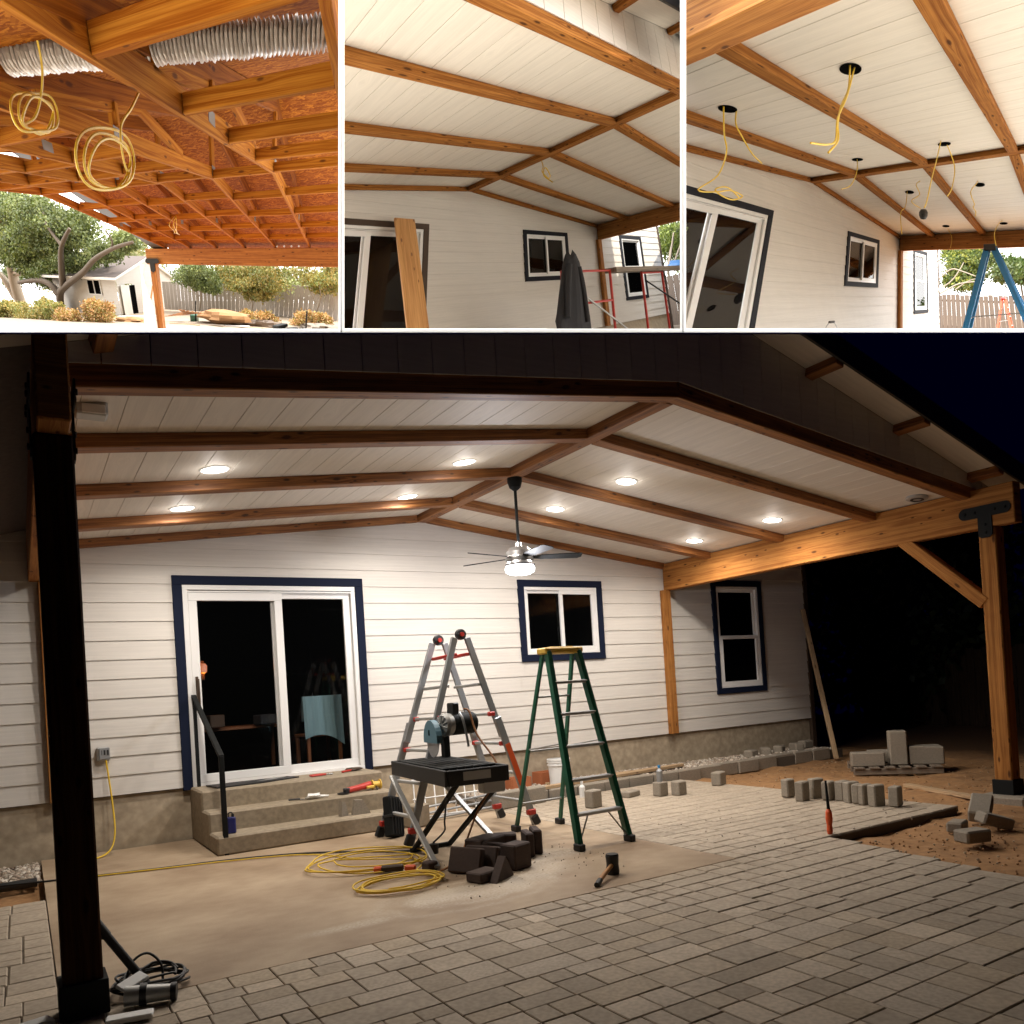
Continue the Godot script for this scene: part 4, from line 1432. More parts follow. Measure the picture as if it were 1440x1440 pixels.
	var mb := tb * Basis(Vector3(0, 1, 0), Vector3(-0.95, 0, 0.3).normalized(), Vector3(0.3, 0, 0.95).normalized())
	s = Shape.new()
	s.lathe([Vector2(0, -0.2), Vector2(0.08, -0.2), Vector2(0.1, -0.18), Vector2(0.1, 0.1), Vector2(0.09, 0.1)], mc, mb, 22)
	obj("motor", s, M.iron, o)
	s = Shape.new()
	s.lathe([Vector2(0.1, 0.08), Vector2(0.102, 0.13), Vector2(0.085, 0.16), Vector2(0.0, 0.165)], mc, mb, 22)
	for k in 10:
		var a := TAU * k / 10
		s.beam(mc + mb * Vector3(0.02 * cos(a), 0.168, 0.02 * sin(a)), mc + mb * Vector3(0.085 * cos(a), 0.164, 0.085 * sin(a)), 0.01, 0.008)
	obj("motor_cap", s, M.galv, o)
	s = Shape.new()
	s.box(mc + Vector3(-0.02, 0.12, 0), Vector3(0.14, 0.07, 0.1), mb, 0.01)
	obj("switch_box", s, M.black, o)
	s = Shape.new()
	var arc := PackedVector2Array()
	for k in 15:
		arc.append(Vector2(0.17 * cos(PI * k / 14), 0.17 * sin(PI * k / 14)))
	arc.append(Vector2(-0.17, -0.03)); arc.append(Vector2(0.17, -0.03))
	s.plate(arc, Transform3D(Basis(tb.z, Vector3.UP, tb.z.cross(Vector3.UP)), mc + tb * Vector3(-0.2, -0.12, 0.0)), 0.05)
	obj("blade_guard", s, paint(c3(0.09, 0.19, 0.25), 0.5), o)
	s = Shape.new()
	s.lathe([Vector2(0, -0.003), Vector2(0.15, -0.003), Vector2(0.15, 0.003), Vector2(0, 0.003)], mc + tb * Vector3(-0.225, -0.13, 0.0), Basis(Vector3.UP, tb.x, tb.z), 28)
	obj("blade", s, M.steel, o)
	s = Shape.new()
	s.tube(smooth([mc + Vector3(0.06, 0.13, 0.05), mc + Vector3(0.09, 0.1, 0.1), mc + Vector3(0.1, -0.1, 0.2), mc + Vector3(0.12, -0.4, 0.5), Vector3(3.14, -0.1, 3.5), Vector3(3.1, -0.35, 3.35), Vector3(2.98, -0.5, 3.4), Vector3(2.75, GROUND + 0.01, 3.5), Vector3(2.6, GROUND + 0.01, 3.45)], 6), 0.009, 6)
	obj("power_cord", s, M.pine_dark, o)
	s = Shape.new()
	s.tube(smooth([mc + Vector3(0, 0.1, 0.08), mc + Vector3(0, 0.04, 0.14), mc + Vector3(0.02, -0.12, 0.16), mc + Vector3(0.03, -0.2, 0.16)], 5), 0.012, 6)
	obj("hose", s, M.alu, o)
	for q in [[Vector3(2.93, 0.1, 2.22), Vector3(2.78, GROUND + 0.02, 3.40)], [Vector3(2.97, 0.1, 3.45), Vector3(2.93, GROUND + 0.02, 2.62)], [Vector3(3.36, 0.1, 2.22), Vector3(3.44, GROUND + 0.02, 3.42)], [Vector3(3.44, 0.1, 3.4), Vector3(3.30, GROUND + 0.02, 2.60)]]:
		s = Shape.new()
		s.beam(q[0], q[1], 0.028, 0.05, Vector3.RIGHT, 0.004)
		obj("leg", s, M.iron if q[1].z < 3 else M.galv, o)
	s = Shape.new()
	s.beam(Vector3(2.9, GROUND + 0.025, 2.62), Vector3(3.32, GROUND + 0.025, 2.60), 0.03, 0.04)
	obj("foot_bar", s, M.iron, o)
	s = Shape.new()
	s.tube(smooth([Vector3(2.9, 0.0, 3.4), Vector3(2.92, -0.2, 3.3), Vector3(2.96, -0.3, 3.2), Vector3(2.9, -0.4, 3.1)], 4), 0.008)
	s.lathe([Vector2(0, -0.05), Vector2(0.04, -0.05), Vector2(0.045, 0.03), Vector2(0, 0.04)], Vector3(2.9, -0.44, 3.1), Basis(), 10)
	obj("pump", s, M.black, o)

func yard_things() -> void:
	# the cut pavers heaped before the saw
	var heap := [
		[Vector3(3.02, GROUND + 0.1, 3.72), Vector3(0.06, 0.2, 0.3), 0.5, 0.5, "dark paver leaning in the heap before the saw, second from the left"],
		[Vector3(2.90, GROUND + 0.1, 3.68), Vector3(0.06, 0.2, 0.3), 0.5, 0.55, "dark paver leaning at the left end of the heap before the saw"],
		[Vector3(3.16, GROUND + 0.1, 3.70), Vector3(0.06, 0.2, 0.26), 0.4, 0.3, "dark paver standing in the middle of the heap behind the wedge pieces"],
		[Vector3(3.27, GROUND + 0.1, 3.82), Vector3(0.2, 0.2, 0.16), 0.3, 0.0, "broad dark paver block at the right of the heap, nearest the camera"],
		[Vector3(3.22, GROUND + 0.16, 3.42), Vector3(0.3, 0.09, 0.2), 0.35, 0.0, "dark paver lying flat on top at the back of the heap"],
		[Vector3(3.42, GROUND + 0.1, 3.4), Vector3(0.2, 0.2, 0.14), -0.5, 0.0, "dark paver standing at the back right of the heap"],
		[Vector3(3.60, GROUND + 0.1, 3.48), Vector3(0.07, 0.2, 0.24), -0.35, 0.0, "paver standing on edge right of the heap, second from the right end"],
		[Vector3(3.72, GROUND + 0.1, 3.42), Vector3(0.075, 0.21, 0.24), -0.4, 0.0, "paver standing on edge at the right end of the heap, below the green ladder"]]
	for q in heap:
		var s := Shape.new()
		paver_block(s, q[0], q[1], q[2], 0.0, q[3] * -0.6)
		one("loose_paver", s, M.dark_paver, q[4], "paver")
	var s := Shape.new()
	s.plate(PackedVector2Array([Vector2(-0.14, 0), Vector2(0.14, 0), Vector2(0.02, 0.17)]), Transform3D(Basis(Vector3.UP, 0.55), Vector3(2.98, GROUND, 4.02)), 0.065)
	one("loose_paver", s, M.dark_paver, "triangular cut paver standing in front of the heap", "paver")
	s = Shape.new()
	s.box(Vector3(2.88, GROUND + 0.04, 3.98), Vector3(0.22, 0.075, 0.16), Basis(Vector3.UP, 0.3), 0.01)
	one("loose_paver", s, M.dark_paver, "small paver lying flat beside the triangular cut paver", "paver")
	s = Shape.new()
	s.box(Vector3(2.74, GROUND + 0.035, 3.35), Vector3(0.1, 0.07, 0.1), Basis(Vector3.UP, 0.3), 0.01)
	one("loose_paver", s, M.dark_paver, "small dark offcut on the slab between the saw's legs", "paver")
	stones("stone_chips", 110, 2.5, 4.1, 3.1, 4.4, GROUND + 0.002, 0.002, 0.008, 35, [Color(0.24, 0.19, 0.15), Color(0.34, 0.28, 0.22), Color(0.45, 0.38, 0.3)])
	stones("stone_chips", 70, 5.0, 7.6, 2.6, 4.9, GROUND + 0.002, 0.002, 0.009, 36, [Color(0.3, 0.25, 0.2), Color(0.42, 0.36, 0.28)])
	# mallet
	var o := thing("mallet", "black rubber mallet with a wooden handle standing on its head at the slab's front edge", "mallet", Vector3(3.66, GROUND, 4.55))
	s = Shape.new()
	s.lathe([Vector2(0, -0.075), Vector2(0.045, -0.075), Vector2(0.05, -0.06), Vector2(0.046, 0), Vector2(0.05, 0.06), Vector2(0.045, 0.075), Vector2(0, 0.075)], Vector3(3.67, GROUND + 0.076, 4.53), Basis(), 14)
	obj("head", s, M.black, o)
	s = Shape.new()
	s.tube([Vector3(3.65, GROUND + 0.076, 4.55), Vector3(3.52, GROUND + 0.05, 4.63), Vector3(3.36, GROUND + 0.018, 4.74)], 0.015, 8, 0.018)
	obj("handle", s, M.pine, o)
	s = Shape.new()
	s.tube([Vector3(3.42, GROUND + 0.031, 4.70), Vector3(3.345, GROUND + 0.017, 4.755)], 0.02, 8)
	obj("grip", s, M.black, o)
	# yellow extension cord: the run and its two coils
	s = Shape.new()
	var y := GROUND + 0.012
	var run := smooth([Vector3(0.25, y, 1.33), Vector3(0.6, y, 1.40), Vector3(1.07, y, 1.53), Vector3(1.55, y, 1.66), Vector3(2.05, y, 1.87), Vector3(2.3, y, 2.15), Vector3(2.4, y, 2.45)], 5)
	run.append_array(coil(Vector3(2.47, y, 2.72), 0.42, 0.42, 3.6, 3, 0.014, 0.34))
	run.append_array(smooth([Vector3(2.8, y, 2.9), Vector3(2.75, y + 0.02, 3.2), Vector3(2.6, y + 0.02, 3.4)], 5))
	run.append_array(coil(Vector3(2.33, y, 3.68), 0.28, 0.23, 5.4, 9, 0.01, 0.24))
	s.tube(run, 0.0066, 6)
	one("extension_cord", s, M.cord_yellow, "yellow extension cord that runs across the slab and lies in coils left of the saw", "extension cord")
	cable("black_cable", "thin black cable lying along the yellow cord across the slab", smooth([Vector3(-0.3, y, 1.12), Vector3(0.3, y, 1.30), Vector3(0.9, y, 1.46), Vector3(1.6, y, 1.62), Vector3(2.1, y, 1.83), Vector3(2.45, y, 2.1), Vector3(2.8, y, 2.45), Vector3(3.0, y, 2.6)], 6), 0.009, M.cord_black)
	o = thing("power_strip", "reddish plug and socket block lying among the yellow coils", "power block", Vector3(2.5, GROUND, 3.2))
	s = Shape.new()
	s.box(Vector3(2.48, GROUND + 0.035, 3.2), Vector3(0.18, 0.05, 0.06), Basis(Vector3.UP, -0.4), 0.012)
	obj("block", s, M.trim_brown, o)
	s = Shape.new()
	s.box(Vector3(2.6, GROUND + 0.03, 3.28), Vector3(0.09, 0.045, 0.045), Basis(Vector3.UP, -0.6), 0.012)
	s.box(Vector3(2.38, GROUND + 0.03, 3.14), Vector3(0.07, 0.045, 0.045), Basis(Vector3.UP, -0.2), 0.012)
	obj("plug", s, M.orange, o)
	# outlet box on the wall with its cord
	o = thing("outlet_box", "grey weatherproof outlet box on the siding left of the sliding door", "outlet box", Vector3(0.69, 0.35, 0.03))
	s = Shape.new()
	s.box(Vector3(0.695, 0.44, 0.045), Vector3(0.12, 0.14, 0.07), Basis(), 0.01)
	obj("box", s, M.galv, o)
	s = Shape.new()
	s.box(Vector3(0.705, 0.445, 0.085), Vector3(0.1, 0.115, 0.012), Basis(Vector3.UP, 0.15), 0.004)
	obj("cover", s, M.alu, o)
	s = Shape.new()
	for k in 3:
		s.box(Vector3(0.675 + 0.03 * k, 0.455, 0.0925), Vector3(0.014, 0.05, 0.006))
	obj("slot", s, M.black, o)
	cable("yellow_cord", "yellow cord hanging from the outlet box down to the slab", smooth([Vector3(0.715, 0.38, 0.07), Vector3(0.73, 0.2, 0.09), Vector3(0.75, -0.1, 0.13), Vector3(0.75, -0.35, 0.2), Vector3(0.7, -0.5, 0.28), Vector3(0.58, y, 0.4), Vector3(0.35, y, 0.5)], 6), 0.0095, M.cord_yellow, "", "cord")
	# cable coil and grinder at the foot of the left post
	cable("cable_coil", "black cable in a loose coil at the foot of the dark left post", coil(Vector3(0.50, GROUND + 0.015, 4.72), 0.15, 0.13, 6.0, 21, 0.02, 0.25), 0.007, M.cord_black, "", "cable coil")
	s = Shape.new()
	s.tube(smooth([Vector3(0.38, GROUND + 0.02, 4.72), Vector3(0.42, GROUND + 0.13, 4.66), Vector3(0.5, GROUND + 0.16, 4.63), Vector3(0.56, GROUND + 0.1, 4.66), Vector3(0.56, GROUND + 0.02, 4.7)], 5), 0.007, 6)
	one("cable_loop", s, M.cord_black, "single black cable loop standing up from the coil beside the left post", "cable loop")
	o = thing("angle_grinder", "grey and silver hand grinder lying beside the base of the left post", "grinder", Vector3(0.45, GROUND, 5.0))
	s = Shape.new()
	s.tube([Vector3(0.36, GROUND + 0.06, 4.93), Vector3(0.58, GROUND + 0.045, 4.98)], 0.05, 14, 0.036)
	obj("body", s, M.galv, o)
	s = Shape.new()
	s.tube([Vector3(0.425, GROUND + 0.056, 4.945), Vector3(0.455, GROUND + 0.054, 4.952)], 0.053, 14)
	obj("band", s, M.black, o)
	s = Shape.new()
	s.tube([Vector3(0.56, GROUND + 0.046, 4.975), Vector3(0.585, GROUND + 0.045, 4.982)], 0.043, 14)
	obj("band", s, M.black, o)
	s = Shape.new()
	s.box(Vector3(0.40, GROUND + 0.11, 4.9), Vector3(0.14, 0.02, 0.07), Basis.from_euler(Vector3(0.3, 0.6, 0.2)), 0.006)
	obj("guard", s, M.white, o)
	o = thing("hand_bar", "black bar leaning out from behind the left post over the cable coil", "bar", Vector3(0.4, GROUND, 4.6))
	s = Shape.new()
	s.tube([Vector3(0.27, -0.18, 4.72), Vector3(0.48, GROUND + 0.03, 4.72)], 0.022, 10)
	obj("shaft", s, M.black, o)
	s = Shape.new()
	s.tube([Vector3(0.26, -0.165, 4.72), Vector3(0.31, -0.25, 4.72)], 0.027, 10)
	obj("grip", s, M.cord_black, o)
	s = Shape.new()
	s.box(Vector3(-0.02, GROUND + 0.02, 4.92), Vector3(0.16, 0.03, 0.09), Basis(Vector3.UP, 0.3), 0.008)
	one("white_offcut", s, M.white, "white board offcut at the left side of the dark post's foot", "offcut")
	s = Shape.new()
	s.box(Vector3(0.36, GROUND + 0.02, 5.12), Vector3(0.2, 0.025, 0.08), Basis(Vector3.UP, -0.2), 0.006)
	one("white_offcut", s, M.white, "white board offcut below the grinder at the post's foot", "offcut")
	# row of pavers on edge
	var spots := [Vector3(7.29, 0, 3.15), Vector3(7.18, 0, 3.43), Vector3(7.42, 0, 3.42), Vector3(7.37, 0, 3.62), Vector3(7.43, 0, 3.75), Vector3(7.38, 0, 3.89), Vector3(7.34, 0, 3.99), Vector3(7.33, 0, 4.09), Vector3(7.32, 0, 4.22), Vector3(7.38, 0, 4.39)]
	var names := ["at its far left end", "second from the left", "third from the left", "fourth from the left", "fifth from the left, behind the screwdriver", "sixth from the left", "fourth from the right, narrow", "third from the right, narrow", "second from the right", "at its near right end"]
	for k in 10:
		s = Shape.new()
		s.box(Vector3(spots[k].x, GROUND + 0.105, spots[k].z), Vector3(0.15 if k % 3 else 0.13, 0.2 + 0.012 * (k % 3), 0.075 if k in [6, 7] else 0.1), Basis(Vector3.UP, 0.25 * sin(k * 2.3)), 0.012)
		one("upright_paver", s, M.block, "grey paver in the upright row on the terrace, " + names[k], "paver")
	for q in [[Vector3(7.62, GROUND + 0.085, 1.78), 0.4, 0.2, "single grey paver standing at the far edge of the terrace near the curb"], [Vector3(6.55, GROUND + 0.085, 1.86), 0.1, 0.15, "grey paver under the clear bottle, left of a pair by the curb"], [Vector3(6.72, GROUND + 0.085, 2.0), 0.1, 0.15, "grey paver standing right of a pair by the curb"], [Vector3(6.30, GROUND + 0.035, 1.60), 0.3, 0.24, "flat thin paver lying left of the pair by the curb"], [Vector3(5.50, GROUND + 0.1, 1.90), 0.2, 0.17, "grey paver standing behind the green ladder's right rails"]]:
		s = Shape.new()
		s.box(q[0], Vector3(q[2], (q[0].y - GROUND) * 2, 0.13), Basis(Vector3.UP, q[1]), 0.012)
		one("single_paver", s, M.block, q[3], "paver")
	# pry bar standing on the terrace
	o = thing("screwdriver", "long dark screwdriver with an orange handle standing upright at the paving notch", "screwdriver", Vector3(5.86, GROUND, 4.76))
	s = Shape.new()
	s.lathe([Vector2(0, 0), Vector2(0.02, 0), Vector2(0.026, 0.03), Vector2(0.022, 0.08), Vector2(0.03, 0.13), Vector2(0.026, 0.19), Vector2(0.014, 0.215), Vector2(0, 0.22)], Vector3(5.86, GROUND, 4.76), Basis(), 12)
	obj("handle", s, M.orange, o)
	s = Shape.new()
	s.tube([Vector3(5.86, GROUND + 0.21, 4.76), Vector3(5.845, GROUND + 0.46, 4.76)], 0.014, 8, 0.009)
	obj("shaft", s, M.iron, o)
	# plank in the dirt, board leaning at the house corner
	s = Shape.new()
	s.beam(Vector3(8.93, -0.59, 3.52), Vector3(8.45, -0.585, 4.6), 0.09, 0.04)
	one("scrap_plank", s, M.plank_pale, "narrow wooden plank lying on the bare earth left of the right post", "plank")
	s = Shape.new()
	s.beam(Vector3(11.16, -0.62, 0.92), Vector3(11.66, 1.9, 0.06), 0.07, 0.05)
	one("leaning_board", s, M.plank_pale, "long wooden pole leaning against the dark house corner", "pole")
	# pallet with blocks
	var pc := Vector3(10.25, -0.62, 2.5)
	var pb := Basis(Vector3.UP, -0.85)
	o = thing("pallet", "low wooden pallet with concrete blocks out on the dark earth", "pallet", pc)
	for k in 3:
		s = Shape.new()
		s.box(pc + pb * Vector3(0, 0.045, -0.4 + 0.4 * k), Vector3(1.1, 0.08, 0.06), pb, 0.004)
		obj("bearer", s, M.grey_wood, o)
	for k in 6:
		s = Shape.new()
		s.box(pc + pb * Vector3(-0.48 + 0.19 * k, 0.096, 0), Vector3(0.13, 0.02, 0.92), pb, 0.003)
		obj("slat", s, M.grey_wood, o)
	for q in [[Vector3(-0.35, 0.2, 0.22), Vector3(0.42, 0.19, 0.24), "concrete block lying at the left end of the pallet"], [Vector3(-0.16, 0.2, -0.1), Vector3(0.3, 0.17, 0.24), "concrete block lying behind the upright block on the pallet"], [Vector3(0.04, 0.34, 0.18), Vector3(0.22, 0.46, 0.22), "tall concrete block standing upright in the middle of the pallet"], [Vector3(0.27, 0.23, 0.14), Vector3(0.2, 0.25, 0.22), "concrete block right of the upright block on the pallet"], [Vector3(0.47, 0.22, 0.05), Vector3(0.26, 0.24, 0.4), "wide concrete block at the right end of the pallet"]]:
		s = Shape.new()
		s.box(pc + pb * q[0], q[1], pb, 0.014)
		one("concrete_block", s, M.block, q[2], "concrete block")
	# curb of blocks and the gravel bed behind it
	o = thing("curb", "low curb of concrete blocks along the gravel bed at the foot of the house", "curb", Vector3(8, GROUND, 0.8))
	for k in 15:
		var x0 := 4.75 + 0.435 * k
		s = Shape.new()
		s.box(Vector3(x0 + 0.21, -0.545, 0.78 - 0.02 * sin(k * 1.7) - (0.01 * k if k > 8 else 0.0)), Vector3(0.425, 0.19, 0.15), Basis(Vector3.UP, 0.02 * sin(k * 3.1)), 0.014)
		obj("curb_block", s, M.block, o)
	s = Shape.new()
	s.box(Vector3(8.1, -0.57, 0.32), Vector3(7.0, 0.16, 0.8))
	struct("gravel_bed", s, M.joint)
	var tones := [Color(0.42, 0.34, 0.26), Color(0.55, 0.47, 0.38), Color(0.30, 0.24, 0.19), Color(0.62, 0.56, 0.48)]
	stones("gravel", 5200, 4.75, 11.4, -0.02, 0.7, -0.485, 0.012, 0.03, 31, tones)
	stones("gravel", 1500, -1.6, 0.08, -0.02, 1.0, -0.60, 0.015, 0.035, 32, tones)
	stones("earth_crumbs", 1500, 7.75, 11.5, 1.0, 6.5, -0.625, 0.003, 0.013, 33, [Color(0.38, 0.21, 0.09), Color(0.30, 0.16, 0.07), Color(0.46, 0.34, 0.22), Color(0.40, 0.24, 0.12)])
	stones("earth_crumbs", 700, 5.5, 7.9, 4.9, 7.2, -0.635, 0.003, 0.013, 34, [Color(0.38, 0.21, 0.09), Color(0.28, 0.15, 0.07), Color(0.44, 0.34, 0.23)])
	for q in [[Vector3(9.75, -0.42, 0.42), 0.22, 0.2, "rough block piece on the gravel, left end of the row by the house corner"], [Vector3(10.15, -0.42, 0.36), 0.26, 0.9, "rough block piece on the gravel, second in the row by the house corner"], [Vector3(10.5, -0.42, 0.34), 0.2, 0.4, "rough block piece on the gravel, third in the row by the house corner"], [Vector3(10.85, -0.41, 0.4), 0.24, 1.2, "rough block piece on the gravel, fourth in the row by the house corner"], [Vector3(11.2, -0.4, 0.3), 0.26, 0.1, "rough block piece on the gravel, right end of the row by the house corner"]]:
		s = Shape.new()
		s.box(q[0], Vector3(q[1], 0.13, 0.15), Basis(Vector3.UP, q[2]), 0.02)
		one("block_piece", s, M.block, q[3], "block piece")
	s = Shape.new()
	s.beam(Vector3(4.85, -0.43, 0.86), Vector3(8.2, -0.425, 0.50), 0.09, 0.04)
	one("strip_board", s, M.plank_pale, "long pale board lying along the top of the curb", "board")
	s = Shape.new()
	s.beam(Vector3(5.9, -0.45, 0.35), Vector3(8.4, -0.45, 0.30), 0.07, 0.03)
	one("strip_board", s, M.plank_pale, "thin pale board lying on the gravel behind the curb", "board")
	# bucket, bottles
	o = thing("bucket", "white plastic bucket standing behind the green step ladder", "bucket", Vector3(6.05, -0.49, 0.45))
	s = Shape.new()
	s.lathe([Vector2(0, 0), Vector2(0.125, 0), Vector2(0.145, 0.36), Vector2(0.137, 0.36), Vector2(0.12, 0.02), Vector2(0, 0.02)], Vector3(6.05, -0.49, 0.45), Basis(), 24)
	obj("pail", s, M.white, o)
	s = Shape.new()
	for h in [0.29, 0.33, 0.36]:
		s.lathe([Vector2(0.14, h - 0.008), Vector2(0.156, h - 0.008), Vector2(0.156, h + 0.008), Vector2(0.14, h + 0.008)], Vector3(6.05, -0.49, 0.45), Basis(), 24)
	obj("rim", s, M.white, o)
	for q in [["white plastic bottle standing on the paving right of the green ladder", Vector3(5.9, GROUND, 1.15), M.white], ["small clear blue-capped bottle standing on the pair of pavers by the curb", Vector3(6.55, GROUND + 0.17, 1.86), M.towel]]:
		o = thing("bottle", q[0], "bottle", q[1])
		s = Shape.new()
		s.lathe([Vector2(0, 0), Vector2(0.036, 0), Vector2(0.038, 0.13), Vector2(0.015, 0.16), Vector2(0.015, 0.175)], q[1], Basis(), 14)
		obj("flask", s, q[2] if q[2] == M.white else M.alu, o)
		s = Shape.new()
		s.lathe([Vector2(0.018, 0.17), Vector2(0.018, 0.2), Vector2(0, 0.202)], q[1], Basis(), 10)
		obj("cap", s, M.white if q[2] == M.white else M.blue, o)
	# brick-red box on the gravel
	for q in [["open orange-brown carton on the gravel behind the folding ladder, right of two", Vector3(6.05, -0.42, 0.12)], ["orange-brown carton on the gravel behind the folding ladder, left of two", Vector3(5.55, -0.44, 0.2)]]:
		o = thing("carton", q[0], "carton", q[1])
		s = Shape.new()
		for w in [[Vector3(0.15, 0.09, 0), Vector3(0.012, 0.18, 0.2)], [Vector3(-0.15, 0.09, 0), Vector3(0.012, 0.18, 0.2)], [Vector3(0, 0.09, 0.1), Vector3(0.288, 0.18, 0.012)], [Vector3(0, 0.09, -0.1), Vector3(0.288, 0.18, 0.012)]]:
			s.box(q[1] + w[0] + Vector3(0, -0.07, 0), w[1], Basis(), 0.003)
		obj("wall", s, paint(c3(0.40, 0.13, 0.05), 0.8), o)
		s = Shape.new()
		s.box(q[1] + Vector3(0, -0.06, 0), Vector3(0.28, 0.012, 0.19))
		obj("bottom", s, M.pine_dark, o)
	# wire rack behind the saw
	o = thing("wire_rack", "white wire rack standing on the slab behind the saw's legs", "rack", Vector3(4.3, GROUND, 0.8))
	for k in 7:
		s = Shape.new()
		s.tube([Vector3(3.72 + 0.13 * k, GROUND, 0.95), Vector3(3.80 + 0.13 * k, -0.1, 0.75)], 0.008, 6)
		obj("bar", s, M.white, o)
	for q in [0.02, 0.45, 0.9]:
		s = Shape.new()
		s.tube([Vector3(3.70 + 0.08 * q, GROUND + 0.46 * q + 0.01, 0.95 - 0.2 * q), Vector3(4.53 + 0.08 * q, GROUND + 0.46 * q + 0.01, 0.95 - 0.2 * q)], 0.009, 6)
		obj("crossbar", s, M.white, o)
	s = Shape.new()
	for k in 3:
		s.beam(Vector3(3.75, GROUND + 0.03 + 0.05 * k, 1.2 - 0.1 * k), Vector3(5.0, GROUND + 0.05 + 0.06 * k, 1.05 - 0.1 * k), 0.05, 0.02)
	one("metal_track", s, M.alu, "bundle of shiny metal strips lying on the slab behind the saw", "metal strips")
	s = Shape.new()
	s.box(Vector3(5.05, -0.46, 1.05), Vector3(0.7, 0.2, 0.16), Basis(Vector3.UP, 0.1), 0.015)
	one("curb_end_stone", s, M.block, "large concrete block at the near end of the curb behind the ladders", "concrete block")
	# ribbed black case leaning at the steps, block beside it
	o = thing("tool_case", "black ribbed plastic case leaning on edge at the right end of the steps", "case", Vector3(3.15, GROUND, 1.75))
	var cb := Basis.from_euler(Vector3(-0.2, 0.5, -0.22))
	s = Shape.new()
	s.box(Vector3(3.13, GROUND + 0.2, 1.72), Vector3(0.2, 0.4, 0.1), cb, 0.012)
	obj("shell", s, M.iron, o)
	s = Shape.new()
	for k in 5:
		s.box(Vector3(3.13, GROUND + 0.2, 1.72) + cb * Vector3(-0.08 + 0.04 * k, 0, 0.054), Vector3(0.012, 0.36, 0.012), cb, 0.003)
	obj("rib", s, M.black, o)
	s = Shape.new()
	s.box(Vector3(3.13, GROUND + 0.2, 1.72) + cb * Vector3(0, 0, 0.0), Vector3(0.212, 0.03, 0.112), cb, 0.004)
	obj("strap", s, M.cord_black, o)
	s = Shape.new()
	s.box(Vector3(3.55, GROUND + 0.12, 1.35), Vector3(0.22, 0.24, 0.2), Basis(Vector3.UP, 0.3), 0.015)
	one("corner_block", s, M.step, "concrete block at the right end of the lowest step behind the black case", "concrete block")
	# loose blocks by the right post
	for q in [[Vector3(7.42, -0.5, 5.2), Vector3(0.3, 0.12, 0.18), Vector3(0.1, 0.4, 0.5), "grey block tilted against the right post's footing"], [Vector3(7.22, -0.56, 5.42), Vector3(0.28, 0.1, 0.15), Vector3(0.1, -0.5, -0.3), "grey block lying askew before the right post's footing"], [Vector3(6.85, -0.57, 5.3), Vector3(0.22, 0.09, 0.13), Vector3(0, 0.3, 0.0), "flat grey block left of the right post's footing"], [Vector3(6.5, -0.56, 5.62), Vector3(0.24, 0.1, 0.16), Vector3(0, -0.3, 0.0), "grey block lying nearest the camera on the bare earth at right"]]:
		s = Shape.new()
		s.box(q[0], q[1], Basis.from_euler(q[2]), 0.014)
		one("loose_block", s, M.block, q[3], "block")
	s = Shape.new()
	s.tube(smooth([Vector3(-1.5, -0.585, 1.02), Vector3(-0.6, -0.58, 1.05), Vector3(0.05, -0.575, 1.06)], 5), 0.04, 8)
	one("drain_pipe", s, M.cord_black, "black drain pipe lying along the gravel left of the dark post", "pipe")
	# the far side of the yard, in the dark
	board_fence("weathered board fence in the darkness beyond the right post", Vector3(19.0, -0.66, -4.0), Vector3(16.5, -0.66, 8.0), 1.75, 1.75, M.fence, 0.2)
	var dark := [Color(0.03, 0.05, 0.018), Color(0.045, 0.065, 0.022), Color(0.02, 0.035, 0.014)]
	var dark_trees := [[Vector3(21.5, -0.66, 6.0), 5.6, "dark leafy tree beyond the fence, behind the right post"], [Vector3(21.5, -0.66, 1.5), 6.2, "tall dark tree beyond the fence, left of the right post"], [Vector3(20.0, -0.66, -3.0), 6.0, "dark tree beyond the fence, under the navy sky near the brace"], [Vector3(17.5, -0.66, -5.5), 5.2, "dark tree behind the fence, nearest the house corner"], [Vector3(21.0, -0.66, 10.0), 5.4, "dark tree at the right edge of the night yard"]]
	for k in dark_trees.size():
		var c: Vector3 = dark_trees[k][0]
		var h: float = dark_trees[k][1]
		tree("yard_tree", dark_trees[k][2], "tree", c, [[[c, c + Vector3(0.1, h * 0.3, 0.1), c + Vector3(-0.1, h * 0.6, 0)], 0.22, 0.1], [[c + Vector3(0.1, h * 0.3, 0.1), c + Vector3(-0.7, h * 0.5, 1.0)], 0.1, 0.05]], [[c + Vector3(0, h * 0.66, 0), Vector3(2.4, h * 0.34, 2.6), 750], [c + Vector3(-0.5, h * 0.3, 0.3), Vector3(2.0, h * 0.25, 2.6), 450]], 0.5, dark, M.bark, 1.0, 61 + k, "trees beyond the dark fence")

